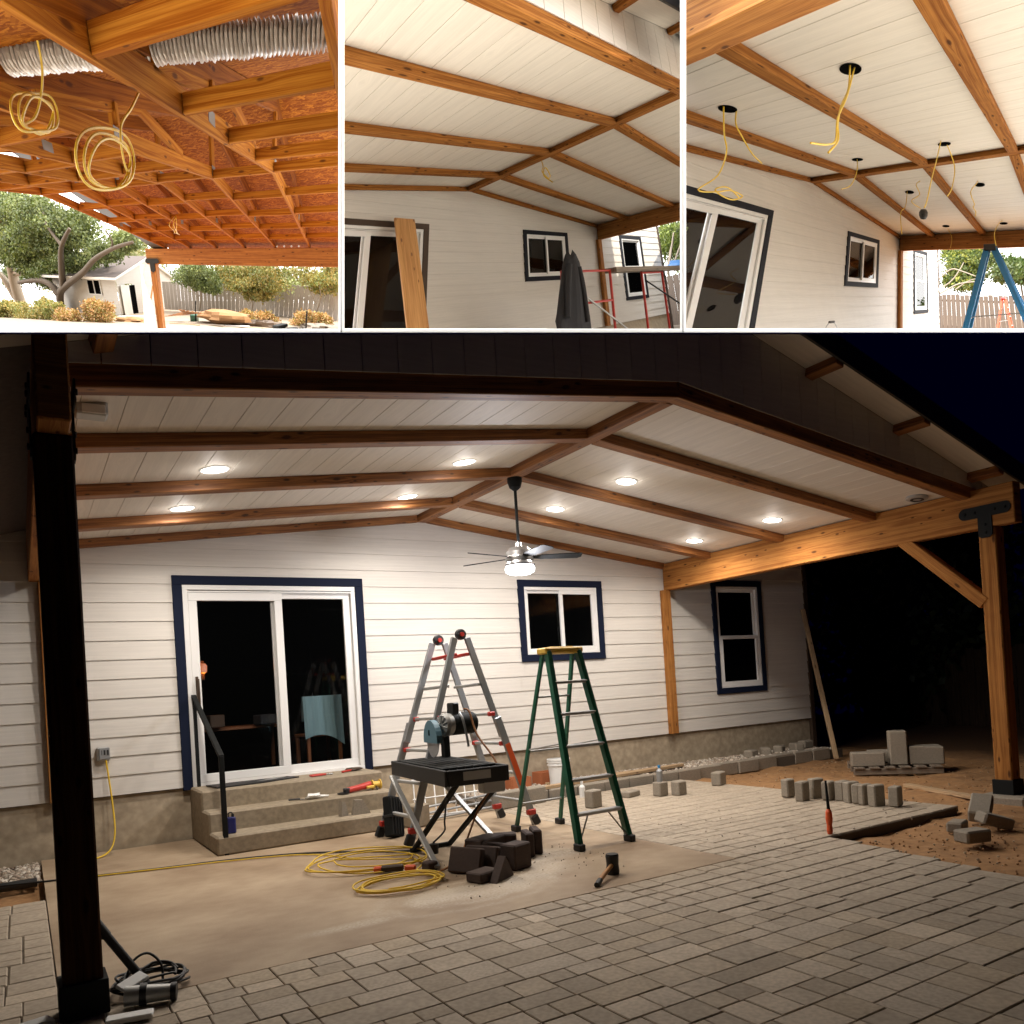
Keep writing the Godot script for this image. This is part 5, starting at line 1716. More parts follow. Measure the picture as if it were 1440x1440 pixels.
# ------------------------------------------------------------------ first daylight set: the bare roof framing and the back yard
func framing_set() -> void:
	var p := thing("roof_framing", "bare timber roof framing with trusses, blocking and strand board, seen from below", "roof framing", Vector3(RIDGE_X, GROUND, 2.3))
	var deck := func(x: float) -> float: return 3.93 - 0.283 * absf(x - RIDGE_X)
	var zs := [4.6, 3.83, 3.06, 2.29, 1.52, 0.72, -0.16]
	for k in zs.size():
		var z: float = zs[k]
		var t := Node3D.new()
		t.name = "truss"
		p.add_child(t, true)
		base_of[t] = base_of[p]
		for side in [-1.0, 1.0]:
			var s := Shape.new()
			s.off = Vector2(rng.randf() * 2, rng.randf())
			var e: float = RIDGE_X + side * 4.2
			var r0: float = RIDGE_X + side * 0.001
			s.beam(Vector3(r0, low(RIDGE_X, 0.21), z), Vector3(e, low(e, 0.21), z), 0.038, 0.14, Vector3.UP, 0.003)
			obj("bottom_chord", s, M.frame_wood, t)
			s = Shape.new()
			s.off = Vector2(rng.randf() * 2, rng.randf())
			s.beam(Vector3(r0, deck.call(RIDGE_X) - 0.08, z), Vector3(e, deck.call(e) - 0.06, z), 0.042, 0.13, Vector3.UP, 0.003)
			obj("top_chord", s, M.frame_dark, t)
			for q in [[0.9, 1.7, 0], [2.1, 2.1, 1], [1.7, 2.9, 0]]:
				s = Shape.new()
				s.off = Vector2(rng.randf() * 2, rng.randf())
				var xa: float = RIDGE_X + side * q[0]
				var xb: float = RIDGE_X + side * q[1]
				if q[2] == 0 and q[0] > 1.0:
					s.beam(Vector3(xa, deck.call(xa) - 0.14, z), Vector3(xb, low(xb, 0.28), z), 0.038, 0.085)
				elif q[2] == 0:
					s.beam(Vector3(xa, low(xa, 0.28), z), Vector3(xb, deck.call(xb) - 0.14, z), 0.038, 0.085)
				else:
					s.beam(Vector3(xa, low(xa, 0.28), z), Vector3(xb, deck.call(xb) - 0.13, z), 0.038, 0.085)
				obj("web", s, M.frame_wood, t)
			var px: float = RIDGE_X + side * 2.1
			for zz in [-0.021, 0.021]:
				s = Shape.new()
				s.box(Vector3(px, low(px, 0.235), z + zz), Vector3(0.12, 0.08, 0.002))
				obj("nail_plate", s, M.plate, t)
				s = Shape.new()
				s.box(Vector3(RIDGE_X + side * 0.03, low(RIDGE_X, 0.23), z + zz), Vector3(0.055, 0.12, 0.002))
				obj("nail_plate", s, M.plate, t)
		var s2 := Shape.new()
		s2.beam(Vector3(RIDGE_X, low(RIDGE_X, 0.28), z), Vector3(RIDGE_X, deck.call(RIDGE_X) - 0.13, z), 0.038, 0.09, Vector3.RIGHT)
		obj("king_post", s2, M.frame_wood, t)
	for k in 6:
		var z0: float = zs[k]
		var z1: float = zs[k + 1]
		for j in 10:
			var x := 7.853 - 0.83 * j + (0.0 if k == 5 else (0.06 if k % 2 else -0.05))
			if x < 0.5 or (k == 4 and x > 4.7) or (k < 4 and x > 7.3):
				continue
			var s := Shape.new()
			s.off = Vector2(rng.randf() * 2, rng.randf())
			s.box(Vector3(x, low(x, 0.195), (z0 + z1) / 2), Vector3(0.04, 0.1, absf(z0 - z1) - 0.044), Basis(Vector3.BACK, 0.0), 0.003)
			obj("block", s, M.frame_wood, p)
	for i in 4:
		for side in [-1.0, 1.0]:
			for j in 3:
				var a: float = 1.2 * i + 0.002
				var b: float = a + 1.196
				var x0: float = RIDGE_X + side * a
				var x1: float = RIDGE_X + side * b
				var zc := -0.4 + 2.44 * j
				var zl := minf(2.436, 4.66 - (zc - 0.318))
				var s := Shape.new()
				s.off = Vector2(rng.randf() * 2, rng.randf())
				var xd := Vector3(side, -0.283, 0).normalized()
				var up := Vector3(0.283 * side, 1, 0).normalized()
				s.box(Vector3((x0 + x1) / 2, deck.call((x0 + x1) / 2) + 0.008, zc - 0.318 + zl / 2), Vector3(1.24, 0.014, zl), Basis(xd, up, xd.cross(up)))
				obj("strand_board", s, M.osb, p)
	var s := Shape.new()
	s.box(Vector3(0.35, 2.43, 2.5), Vector3(0.14, 0.43, 5.5), Basis(), 0.006)
	obj("eave_beam", s, M.beam, p)
	s = Shape.new()
	for k in 4:
		s.lathe([Vector2(0.022, 0), Vector2(0.022, 0.012), Vector2(0, 0.013)], Vector3(0.43, 2.68, 0.95 + 0.17 * k), Basis(Vector3.UP, Vector3.RIGHT, Vector3.BACK), 10)
	obj("bolt", s, M.steel, p)
	s = Shape.new()
	s.box(Vector3(0.36, 0.75, 5.04), Vector3(0.19, 2.95, 0.2), Basis(), 0.008)
	obj("post", s, M.beam, p)
	s = Shape.new()
	var o := PackedVector2Array()
	for k in 9:
		o.append(Vector2(0.16 + 0.07 * cos(-PI / 2 + PI * k / 8), 0.07 * sin(-PI / 2 + PI * k / 8)))
	for k in 9:
		o.append(Vector2(-0.16 + 0.07 * cos(PI / 2 + PI * k / 8), 0.07 * sin(PI / 2 + PI * k / 8)))
	o.append_array([Vector2(-0.08, -0.07), Vector2(-0.08, -0.28), Vector2(0, -0.33), Vector2(0.08, -0.28), Vector2(0.08, -0.07)])
	s.plate(o, Transform3D(Basis(Vector3(0, 0, -1), Vector3.UP, Vector3.RIGHT), Vector3(0.46, 2.3, 5.04)), 0.01)
	obj("bracket", s, M.iron, p)
	s = Shape.new()
	for side in [-1.0, 1.0]:
		s.beam(Vector3(RIDGE_X, 3.86, 4.85), Vector3(RIDGE_X + side * 4.8, 3.86 - 0.283 * 4.8, 4.85), 0.4, 0.06)
	obj("overhang", s, M.black, p)
	# torn white wrap on the post
	s = Shape.new()
	s.plate(PackedVector2Array([Vector2(0.02, 2.2), Vector2(-0.1, 1.9), Vector2(0.02, 1.3), Vector2(0.17, 0.9), Vector2(0.17, -0.6), Vector2(-0.4, -0.6), Vector2(-0.22, 1.2), Vector2(-0.16, 2.2)]), Transform3D(Basis(Vector3(0, 0, -1), Vector3.UP, Vector3.RIGHT), Vector3(0.49, 0, 5.3)), 0.01)
	one("white_sheet", s, M.white_paint, "torn white sheet hanging on the wooden post of the unfinished porch at upper left", "sheet")
	# silver duct
	s = Shape.new()
	var path: Array = []
	for k in 120:
		path.append(Vector3(7.74, 3.02, 2.2).lerp(Vector3(7.11, 3.02, -0.16), k / 119.0))
	for k in path.size() - 1:
		var jig := Vector3(rng.randf_range(-0.004, 0.004), rng.randf_range(-0.004, 0.004), 0)
		s.lump((path[k] as Vector3) + jig, Vector3(0.066, 0.066, 0.0105), k, 0.07, 9, 8)
	one("flexible_duct", s, M.foil, "silver ribbed duct running across the bare roof framing", "duct")
	# yellow wire coils hanging from the framing
	for q in [[Vector3(7.67, 2.72, 1.25), Vector3(-0.165, 0.059, 0), Vector3(-0.039, 0.109, 0), 0.0062, "smaller yellow wire coil hanging from the framing at far left", [Vector3(7.60, 3.02, 1.2), Vector3(7.585, 2.93, 1.22), Vector3(7.61, 2.82, 1.24), Vector3(7.68, 2.70, 1.25), Vector3(7.76, 2.64, 1.26)]], [Vector3(7.10, 2.667, 1.25), Vector3(-0.33, 0.091, 0), Vector3(-0.066, 0.21, 0), 0.0085, "larger yellow wire coil hanging in the middle of the framing view", [Vector3(6.57, 3.24, 1.25), Vector3(6.72, 3.08, 1.25), Vector3(6.88, 2.93, 1.25), Vector3(6.92, 2.78, 1.25), Vector3(6.88, 2.66, 1.26), Vector3(6.80, 2.70, 1.27)]]]:
		s = Shape.new()
		s.tube(smooth(q[5], 6), q[3], 6)
		for k in 3:
			var pts: Array = []
			for i in 33:
				var a := TAU * i / 32.0
				pts.append(q[0] + q[1] * cos(a) * (1.0 - 0.07 * k) + q[2] * sin(a) * (1.0 - 0.14 * k) + (q[1] as Vector3) * 0.06 * k - (q[2] as Vector3) * 0.08 * k + Vector3(0, 0.012 * sin(3.0 * a + k), 0.03 * sin(a + k)))
			s.tube(pts, q[3], 6)
		one("wire_coil", s, M.cord_yellow, q[4], "wire coil")
	s = Shape.new()
	for k in 5:
		s.tube(smooth([Vector3(2.9, low(2.9, 0.2), 2.9), Vector3(2.9 + 0.05 * k, low(2.9, 0.0), 2.9 + 0.06 * sin(k * 2.0)), Vector3(2.95 - 0.06 * k, low(2.9, -0.12), 2.95)], 4), 0.006, 5)
	one("wire_bunch", s, M.cord_yellow, "small tangle of yellow wire hanging from a far truss of the bare framing", "wire")
	# the yard
	s = Shape.new()
	for i in 30:
		for j in 34:
			var x := 2.0 - i * 1.0
			var z := -4.0 + j * 1.0
			var h := func(a: float, b: float) -> Vector3: return Vector3(a, -0.55 - 0.055 * maxf(0.0, b - 7.0) * minf(1.0, (2.0 - a) / 8.0), b)
			s.quad(h.call(x, z), h.call(x - 1, z), h.call(x - 1, z + 1), h.call(x, z + 1), Vector3.UP)
	struct("yard_ground", s, M.yard)
	# shed
	var sh := thing("shed", "white clapboard garden shed with shingle roof and dark open doorway in the back yard", "shed", Vector3(-11, -1.0, 13.75))
	var x0 := -9.0
	var zc := 13.75
	for k in 17:
		s = Shape.new()
		var y := -1.0 + 0.16 * k
		for q in ([[13.76, 15.05], [16.2, 19.4]] if k in [9, 10, 11, 12, 13, 14] else [[13.76, 19.4]]):
			s.quad(Vector3(x0 + 0.02, y, q[0]), Vector3(x0 + 0.02, y, q[1]), Vector3(x0, y + 0.165, q[1]), Vector3(x0, y + 0.165, q[0]), Vector3.RIGHT, Vector2(q[0], y), Vector2(q[1], y), Vector2(q[1], y + 0.16), Vector2(q[0], y + 0.16))
		obj("siding_board", s, M.siding, sh)
	for k in 26:
		s = Shape.new()
		var y := -1.0 + 0.16 * k
		var half := 4.0 if y < 1.6 else 4.0 * (1.0 - (y - 1.6) / 1.45)
		if half < 0.1:
			continue
		for q in ([[-13.0 - half, -10.75], [-9.9, -13.0 + half]] if y < 1.15 else [[-13.0 - half, -13.0 + half]]):
			s.quad(Vector3(q[0], y, zc - 0.02), Vector3(q[1], y, zc - 0.02), Vector3(q[1], y + 0.165, zc), Vector3(q[0], y + 0.165, zc), Vector3.FORWARD, Vector2(q[0], y), Vector2(q[1], y), Vector2(q[1], y + 0.16), Vector2(q[0], y + 0.16))
		obj("siding_board", s, M.siding, sh)
	s = Shape.new()
	s.plate(PackedVector2Array([Vector2(-17.3, 1.45), Vector2(-13.0, 3.05), Vector2(-8.7, 1.5), Vector2(-8.7, 1.65), Vector2(-13.0, 3.22), Vector2(-17.3, 1.6)]), Transform3D(Basis(), Vector3(0, 0, 13.5)), 0.2)
	obj("gable_trim", s, M.white_paint, sh)
	s = Shape.new()
	s.quad(Vector3(-8.6, 1.62, 13.5), Vector3(-8.6, 1.62, 20.0), Vector3(-13.0, 3.24, 20.0), Vector3(-13.0, 3.24, 13.5), Vector3.UP)
	s.quad(Vector3(-17.4, 1.62, 13.5), Vector3(-17.4, 1.62, 20.0), Vector3(-13.0, 3.24, 20.0), Vector3(-13.0, 3.24, 13.5), Vector3.UP)
	obj("roof", s, M.shingle, sh)
	s = Shape.new()
	s.box(Vector3(-8.62, 1.56, 16.7), Vector3(0.08, 0.16, 6.5))
	obj("fascia", s, M.white_paint, sh)
	s = Shape.new()
	s.box(Vector3(-10.55, 0.1, zc - 0.04), Vector3(0.9, 2.1, 0.04))
	obj("open_doorway", s, M.dark, sh)  # black panel: the shaded inside of the shed put into its colour
	s = Shape.new()
	s.box(Vector3(-9.75, 0.1, zc - 0.1), Vector3(0.95, 2.1, 0.05))
	obj("door", s, M.white, sh)
	s = Shape.new()
	s.box(Vector3(x0 - 0.03, 0.95, 15.63), Vector3(0.05, 0.95, 1.1))
	obj("window", s, M.dark, sh)
	s = Shape.new()
	frame_bars(s, -0.6, 0.6, -0.5, 0.5, 0.08, 0, 0.04)
	var t := Shape.new()
	for k in 3:
		t.box(Vector3(x0 + 0.03, 0.95, 15.08 + 0.55 * k), Vector3(0.05, 1.05, 0.07))
	for k in 2:
		t.box(Vector3(x0 + 0.03, 0.45 + 1.0 * k, 15.63), Vector3(0.05, 0.08, 1.2))
	obj("window_frame", t, M.white, sh)
	# trees
	var oak := [Color(0.13, 0.17, 0.055), Color(0.19, 0.23, 0.08), Color(0.25, 0.29, 0.11), Color(0.10, 0.13, 0.05)]
	var gold := [Color(0.34, 0.28, 0.07), Color(0.27, 0.26, 0.08), Color(0.42, 0.31, 0.10), Color(0.20, 0.23, 0.07)]
	var sc := 1.0
	tree("oak_tree", "gnarled oak with a pale forked trunk at the left edge of the back yard", "tree", Vector3(-12, -1.3, 27.5),
		[[[Vector3(-12, -1.4, 27.45), Vector3(-12, 0.5, 27.45), Vector3(-12, 2.32, 27.2), Vector3(-12, 4.56, 27.0), Vector3(-12, 6.2, 26.5), Vector3(-12, 7.4, 25.3)], 0.55, 0.22], [[Vector3(-12, -0.6, 27.9), Vector3(-12, 1.25, 28.7), Vector3(-12, 1.9, 29.6)], 0.36, 0.22], [[Vector3(-12, 1.6, 27.2), Vector3(-12, 1.9, 24.5), Vector3(-12, 1.7, 21.9)], 0.3, 0.18]],
		[[Vector3(-12, 7.4, 27.0), Vector3(1.5, 1.3, 3.2), 1200], [Vector3(-12.8, 4.8, 25.4), Vector3(1.4, 2.0, 2.6), 1600], [Vector3(-13, 1.2, 29.0), Vector3(1.0, 0.9, 1.2), 300]], 0.16, oak, M.pale_bark, 5.0, 11)
	tree("oak_tree", "spreading oak whose long limb reaches over the shed roof", "tree", Vector3(-9.5, -0.9, 18.8),
		[[[Vector3(-8.5, -1.2, 18.8), Vector3(-8.5, 0.3, 18.5), Vector3(-8.5, 1.0, 17.6), Vector3(-8.5, 1.9, 15.9), Vector3(-8.5, 2.75, 14.7), Vector3(-8.5, 3.4, 13.1), Vector3(-8.5, 3.75, 11.6)], 0.3, 0.09], [[Vector3(-8.5, 0.3, 18.6), Vector3(-8.5, 1.0, 19.2), Vector3(-8.5, 1.25, 20.3), Vector3(-8.5, 1.0, 22.4)], 0.3, 0.14], [[Vector3(-8.5, 0.9, 18.0), Vector3(-8.5, 2.6, 17.6), Vector3(-8.5, 3.6, 17.2), Vector3(-8.5, 4.6, 16.2)], 0.26, 0.1], [[Vector3(-8.5, 3.35, 13.25), Vector3(-8.5, 3.85, 13.1), Vector3(-8.5, 4.5, 13.5)], 0.08, 0.03], [[Vector3(-8.5, 3.6, 17.2), Vector3(-9, 5.0, 18.6), Vector3(-10, 6.2, 19.6)], 0.14, 0.05]],
		[[Vector3(-10, 4.7, 20.4), Vector3(1.4, 1.7, 2.9), 2600], [Vector3(-9.8, 2.4, 18.6), Vector3(1.0, 1.0, 2.2), 1900], [Vector3(-10, 4.7, 17.3), Vector3(1.2, 1.3, 2.0), 1300], [Vector3(-10, 3.4, 22.9), Vector3(1.2, 1.6, 2.4), 1900], [Vector3(-10.5, 6.2, 21.6), Vector3(1.3, 1.0, 2.8), 1100], [Vector3(-9.4, 1.8, 20.6), Vector3(0.8, 0.9, 1.8), 1100], [Vector3(-9.4, 3.9, 12.6), Vector3(0.8, 0.5, 1.3), 420], [Vector3(-9.6, 3.4, 14.6), Vector3(0.8, 0.6, 1.2), 320], [Vector3(-10, 3.0, 15.6), Vector3(0.9, 0.5, 0.9), 160]], 0.13, oak, M.bark, 5.0, 12)
	var k2 := 0
	for q in [[Vector3(-5, -0.85, 18.8), Vector3(0.7, 0.75, 1.8), "bushy golden shrub at the far left of the yard below the oak"], [Vector3(-5, -0.6, 16.1), Vector3(0.5, 0.75, 1.15), "golden shrub with bare stems before the shed's left end"], [Vector3(-5, -0.4, 12.4), Vector3(0.4, 0.65, 1.0), "reddish gold shrub before the shed window"], [Vector3(-4.6, -1.25, 20.9), Vector3(0.5, 0.8, 1.0), "dark golden brush at the lower left corner of the back yard"], [Vector3(-4.6, -0.75, 14.3), Vector3(0.4, 0.45, 0.8), "low reddish brush between the golden shrubs"], [Vector3(-8, -0.35, 4.2), Vector3(0.4, 0.4, 1.0), "low dry brush at the foot of the bleached fence"], [Vector3(-9, -0.3, 1.4), Vector3(0.4, 0.45, 0.9), "dry brush at the fence foot near the right edge of the yard"]]:
		var st: Array = []
		for j in 9:
			var a := j * 0.7
			st.append([[q[0] + Vector3(0.1 * cos(a), -1.1, 0.3 * sin(a * 1.3)), q[0] + Vector3(0.2 * cos(a), -0.3, 0.6 * sin(a * 1.3)), q[0] + Vector3(0.3 * cos(a), 0.55 + 0.3 * sin(a * 2.1), 1.1 * sin(a * 1.3))], 0.014, 0.006])
		tree("shrub", q[2], "shrub", q[0] - Vector3(0, 1.0, 0), st, [[q[0], q[1], 700], [q[0] + Vector3(0, q[1].y * 0.7, q[1].z * 0.4), Vector3(q[1]) * 0.5, 160], [q[0] + Vector3(0, q[1].y * 0.5, -q[1].z * 0.7), Vector3(q[1]) * 0.5, 140]], 0.08, gold if k2 in [0, 1, 3] else [Color(0.45, 0.24, 0.09), Color(0.36, 0.29, 0.09), Color(0.5, 0.30, 0.13)], M.pale_bark, 5.0, 14 + k2, "shrubs of the back yard")
		k2 += 1
	var pale := [Color(0.36, 0.38, 0.18), Color(0.44, 0.43, 0.24), Color(0.28, 0.32, 0.14), Color(0.50, 0.45, 0.28)]
	for q in [[Vector3(-22, 2.5, 30.0), Vector3(1.5, 4.5, 5.5), "pale distant trees at the far left of the back yard"], [Vector3(-22, 3.0, 21.0), Vector3(1.5, 3.6, 4.5), "pale distant tree mass behind the shed roof"], [Vector3(-20, 1.2, 7.0), Vector3(1.5, 1.3, 4.5), "pale distant tree behind the middle of the bleached fence"], [Vector3(-20, 1.3, 0.5), Vector3(1.5, 1.2, 3.2), "pale distant tree behind the right end of the bleached fence"]]:
		var c: Vector3 = q[0]
		tree("distant_tree", q[2], "tree", c - Vector3(0, 4, 0), [[[c - Vector3(0, 4, 0), c + Vector3(0, 0.5, 0.4)], 0.2, 0.1], [[c - Vector3(0, 1.5, 0), c + Vector3(0, 1.2, -1.6)], 0.1, 0.04]], [[c, q[1], 1100]], 0.2, pale, M.pale_bark, 5.0, 90 + int(c.z), "distant trees round the back yard")
	board_fence("sun-bleached tall board fence across the back of the yard behind the framing", Vector3(-13, -0.7, 12.6), Vector3(-13, -0.5, -3.0), 2.1, 2.1, paint(c3(0.5, 0.46, 0.43), 0.9), 0.3, false)
	for q in [[Vector3(-12.2, 2.1, 9.3), Vector3(0.6, 0.7, 1.5), "green tree leaning over the fence beside the wooden post", 500, oak], [Vector3(-12.0, 1.85, 5.6), Vector3(0.6, 0.8, 1.7), "yellow-green tree standing before the middle of the bleached fence", 800, gold], [Vector3(-12.6, 2.3, 1.6), Vector3(0.5, 0.5, 1.6), "thin golden tree over the right end of the bleached fence", 300, gold]]:
		var c: Vector3 = q[0]
		tree("fence_tree", q[2], "tree", c - Vector3(0, 2.5, 0), [[[c - Vector3(0, 2.6, 0), c - Vector3(0, 1.2, 0.2), c + Vector3(0, 0.2, 0.3)], 0.06, 0.03], [[c - Vector3(0, 1.6, 0), c + Vector3(0, -0.6, -0.7)], 0.03, 0.015], [[c - Vector3(0, 1.8, 0), c + Vector3(0, -0.5, 0.8)], 0.03, 0.015]], [[c, Vector3(q[1]) * 1.3, q[3] * 2.0], [c + Vector3(0, -0.8, -0.5), Vector3(q[1]) * 0.7, q[3] * 0.7]], 0.10, q[4], M.pale_bark, 5.0, 20 + int(q[3]), "trees along the bleached fence")
	# builders' leavings on the ground
	s = Shape.new()
	s.tube([Vector3(-7, -0.9, 7.28), Vector3(-7, 0.6, 7.17)], 0.035, 8)
	one("stake", s, M.iron, "dark iron stake standing left in the yard behind the framing", "stake")
	s = Shape.new()
	s.tube([Vector3(-7, -0.4, 1.45), Vector3(-7, 0.45, 1.47)], 0.04, 8)
	one("stake", s, M.iron, "dark stake at the right edge of the yard behind the framing", "stake")
	s = Shape.new()
	s.box(Vector3(-7.2, -0.42, 7.4), Vector3(0.4, 0.5, 0.4), Basis(), 0.05)
	one("green_can", s, M.green, "small green fuel can at the foot of the left iron stake", "can")
	s = Shape.new()
	s.lump(Vector3(-7, -0.15, 5.6), Vector3(0.7, 0.36, 1.5), 41, 0.22, 14, 8)
	one("brush_pile", s, M.dirt, "heap of dry brush and earth in the yard before the fence", "heap")
	s = Shape.new()
	for k in 6:
		s.beam(Vector3(-6.6 - 0.1 * k, -0.35 + 0.05 * k, 8.9 - 0.2 * k), Vector3(-6.4 + 0.1 * k, 0.02 + 0.03 * k, 6.6 + 0.2 * k), 0.12, 0.05)
	one("lumber_stack", s, M.pine_dark, "boards stacked on trestles right of the wooden post in the yard", "lumber")
	s = Shape.new()
	for k in 5:
		s.box(Vector3(-7 - 0.1 * k, -0.62 + 0.1 * (k % 3), 1.6 + 0.55 * k), Vector3(0.5, 0.18, 0.6), Basis.from_euler(Vector3(0.1 * k, 0.4 * k, 0.1)), 0.03)
	one("rubble", s, M.iron, "dark rubble and scrap in the sunlit yard at right", "rubble")
	var litter := [[Vector3(-6, -0.75, 10.6), Vector3(0.5, 0.25, 1.3), "brown heap of leaves before the shed door"], [Vector3(-7.5, -0.55, 3.6), Vector3(0.5, 0.3, 1.1), "low brown heap of brush before the right half of the bleached fence"], [Vector3(-8, -0.5, 0.9), Vector3(0.5, 0.25, 1.0), "low heap of dry brush at the right end of the back yard"], [Vector3(-5.5, -1.15, 14.6), Vector3(0.4, 0.3, 0.9), "reddish heap of leaves between the two right shrubs"], [Vector3(-5, -1.6, 20.5), Vector3(0.5, 0.3, 1.4), "brown leaf heap under the far left shrub"]]
	for k in litter.size():
		s = Shape.new()
		s.lump(litter[k][0], litter[k][1], 50 + k, 0.3, 16, 9)
		one("leaf_heap", s, [M.dirt, M.fence, M.grey_wood][k % 3], litter[k][2], "heap")
	for k in 7:
		s = Shape.new()
		s.beam(Vector3(-5.8 - 0.4 * k, -0.6, 8.2 - 1.2 * k), Vector3(-5.6 - 0.3 * k, -0.52 + 0.04 * (k % 3), 6.4 - 1.2 * k), 0.14, 0.06)
		one("scrap_board", s, [M.plank_pale, M.grey_wood, M.white][k % 3], ["pale scrap board lying nearest the wooden post in the back yard", "grey scrap board second from the wooden post in the back yard", "white scrap board before the brush pile", "pale scrap board right of the brush pile", "grey scrap board in the middle of the back yard's right half", "white scrap board near the dark rubble", "pale scrap board at the far right of the back yard"][k], "board")
	s = Shape.new()
	s.beam(Vector3(-3.0, -0.75, 7.95), Vector3(-3.0, 1.45, 7.25), 0.06, 0.05)
	one("leaning_stick", s, M.pine, "pale stick leaning beside the wooden post in the yard", "stick")
	s = Shape.new()
	s.beam(Vector3(-7.0, -0.75, 12.5), Vector3(-7.0, -0.45, 9.4), 0.3, 0.16)
	one("timber_sill", s, M.white, "pale timber lying on the ground before the shed door", "timber")

# ------------------------------------------------------------------ second daylight set: painted ceiling, scaffold, coat
func scaffold_set() -> void:
	house("white lap-sided house wall in daylight with a brown door trim, in the scaffold view", M.trim_brown, M.trim_black, -1.0)
	porch("cedar-beamed porch roof with a new white ceiling in daylight, in the scaffold view", M.cedar_bright, M.beam)
	var s := Shape.new()
	var tilt := Basis(Vector3(0.998, -0.02, 0.06), Vector3(-0.085, 0.98, -0.17).normalized(), Vector3(0, 0.17, 0.98).normalized())
	s.box(Vector3(3.27, -0.15, 0.64) + tilt * Vector3(0, 1.25, 0), Vector3(0.33, 2.5, 0.045), tilt, 0.004)
	one("leaning_plank", s, M.pine, "wide knotty plank leaning against the sliding door in daylight", "plank")
	# scaffold of red end frames
	var z := 1.5
	var names := ["red scaffold frame behind the dark hanging jacket", "red scaffold frame under the right end of the plank"]
	for k in 2:
		var xa: float = [5.35, 8.0][k]
		var xb: float = [6.80, 8.93][k]
		var o := thing("red_scaffold", names[k], "scaffold frame", Vector3((xa + xb) / 2, GROUND, z))
		for x in [xa, xb]:
			s = Shape.new()
			s.tube([Vector3(x - 0.03, GROUND, z), Vector3(x + 0.02, 1.22 - 0.06 * k, z)], 0.028, 10)
			obj("post", s, M.red, o)
		for y in ([1.2, 0.61] if k == 0 else [1.12]):
			s = Shape.new()
			s.tube([Vector3(xa, y, z), Vector3(xb, y, z)], 0.024, 10)
			obj("crossbar", s, M.red, o)
	s = Shape.new()
	s.beam(Vector3(6.85, 1.2, 1.5), Vector3(10.6, 1.2, 1.5), 0.3, 0.1)
	one("scaffold_plank", s, M.grey_wood, "weathered grey plank lying on the red scaffold frames", "plank")
	for q in [[Vector3(5.70, 0.86, 1.55), Vector3(7.3, -0.08, 1.55), "grey diagonal brace running down from the jacket across the scaffold"], [Vector3(8.05, 0.95, 1.56), Vector3(9.9, 0.15, 1.56), "dark diagonal brace at the right end of the scaffold"]]:
		s = Shape.new()
		s.tube([q[0], q[1]], 0.018, 8)
		one("scaffold_brace", s, M.galv if q[0].x < 7 else M.iron, q[2], "brace")
	# jacket hung by its hood on the frame
	var pts: Array = []
	var o := thing("jacket", "black hooded jacket hanging from the left end of the red scaffold", "jacket", Vector3(5.4, 0.2, 1.62))
	s = Shape.new()
	var rows := [[1.53, 5.44, 5.53, 0.03], [1.44, 5.36, 5.62, 0.07], [1.3, 5.29, 5.69, 0.10], [1.05, 5.21, 5.73, 0.11], [0.75, 5.12, 5.78, 0.12], [0.45, 5.03, 5.83, 0.12], [0.36, 4.99, 5.85, 0.12], [0.15, 5.03, 5.86, 0.11], [-0.2, 5.05, 5.86, 0.1]]
	var n := 26
	for i in rows.size() - 1:
		for k in n:
			var q: Array = []
			for e in [[i, k], [i, k + 1], [i + 1, k + 1], [i + 1, k]]:
				var r: Array = rows[e[0]]
				var a: float = TAU * e[1] / n
				var fold := 1.0 + 0.16 * sin(a * 5.0 + 0.5) * minf(1.0, e[0] * 0.35)
				q.append(Vector3(lerpf(r[1], r[2], 0.5 + 0.5 * cos(a)), r[0] + 0.05 * sin(a * 2.0), 1.64 + r[3] * sin(a) * fold))
			s.quad(q[0], q[1], q[2], q[3], (q[0] + q[2]) / 2 - Vector3(5.43, rows[i][0], 1.64))
	obj("body", s, M.cloth_dark, o)
	for e in [[Vector3(5.34, 1.3, 1.72), Vector3(5.24, 0.95, 1.75), Vector3(5.16, 0.42, 1.76)], [Vector3(5.58, 1.25, 1.72), Vector3(5.62, 0.9, 1.75), Vector3(5.66, 0.3, 1.76)]]:
		s = Shape.new()
		s.tube(smooth(e, 5), 0.055, 10, 0.045)
		obj("sleeve", s, M.cloth_dark, o)
	# loop of wire under the ridge
	s = Shape.new()
	s.tube(smooth([Vector3(4.52, 3.05, 2.0), Vector3(4.5, 2.9, 2.05), Vector3(4.42, 2.78, 2.1), Vector3(4.5, 2.66, 2.15), Vector3(4.6, 2.75, 2.1), Vector3(4.5, 2.87, 2.1), Vector3(4.45, 2.72, 2.1), Vector3(4.55, 2.58, 2.2)], 6), 0.009, 6)
	one("wire_loop", s, M.cord_yellow, "loop of yellow wire hanging under the ridge in the scaffold view", "wire")
	s = Shape.new()
	s.lump(Vector3(12.5, 1.45, 0.3), Vector3(0.9, 0.14, 0.4), 6, 0.3, 10, 5)
	one("blue_tarp", s, paint(c3(0.03, 0.2, 0.55), 0.6), "crumpled blue tarpaulin at the right end of the scaffold plank", "tarpaulin")
	board_fence("brown board fence at the right edge of the scaffold view", Vector3(14.3, -0.6, -3.0), Vector3(14.3, -0.6, 1.5), 1.85, 1.85, M.fence, 0.25)
	var tones := [Color(0.16, 0.22, 0.04), Color(0.24, 0.30, 0.07), Color(0.09, 0.13, 0.03)]
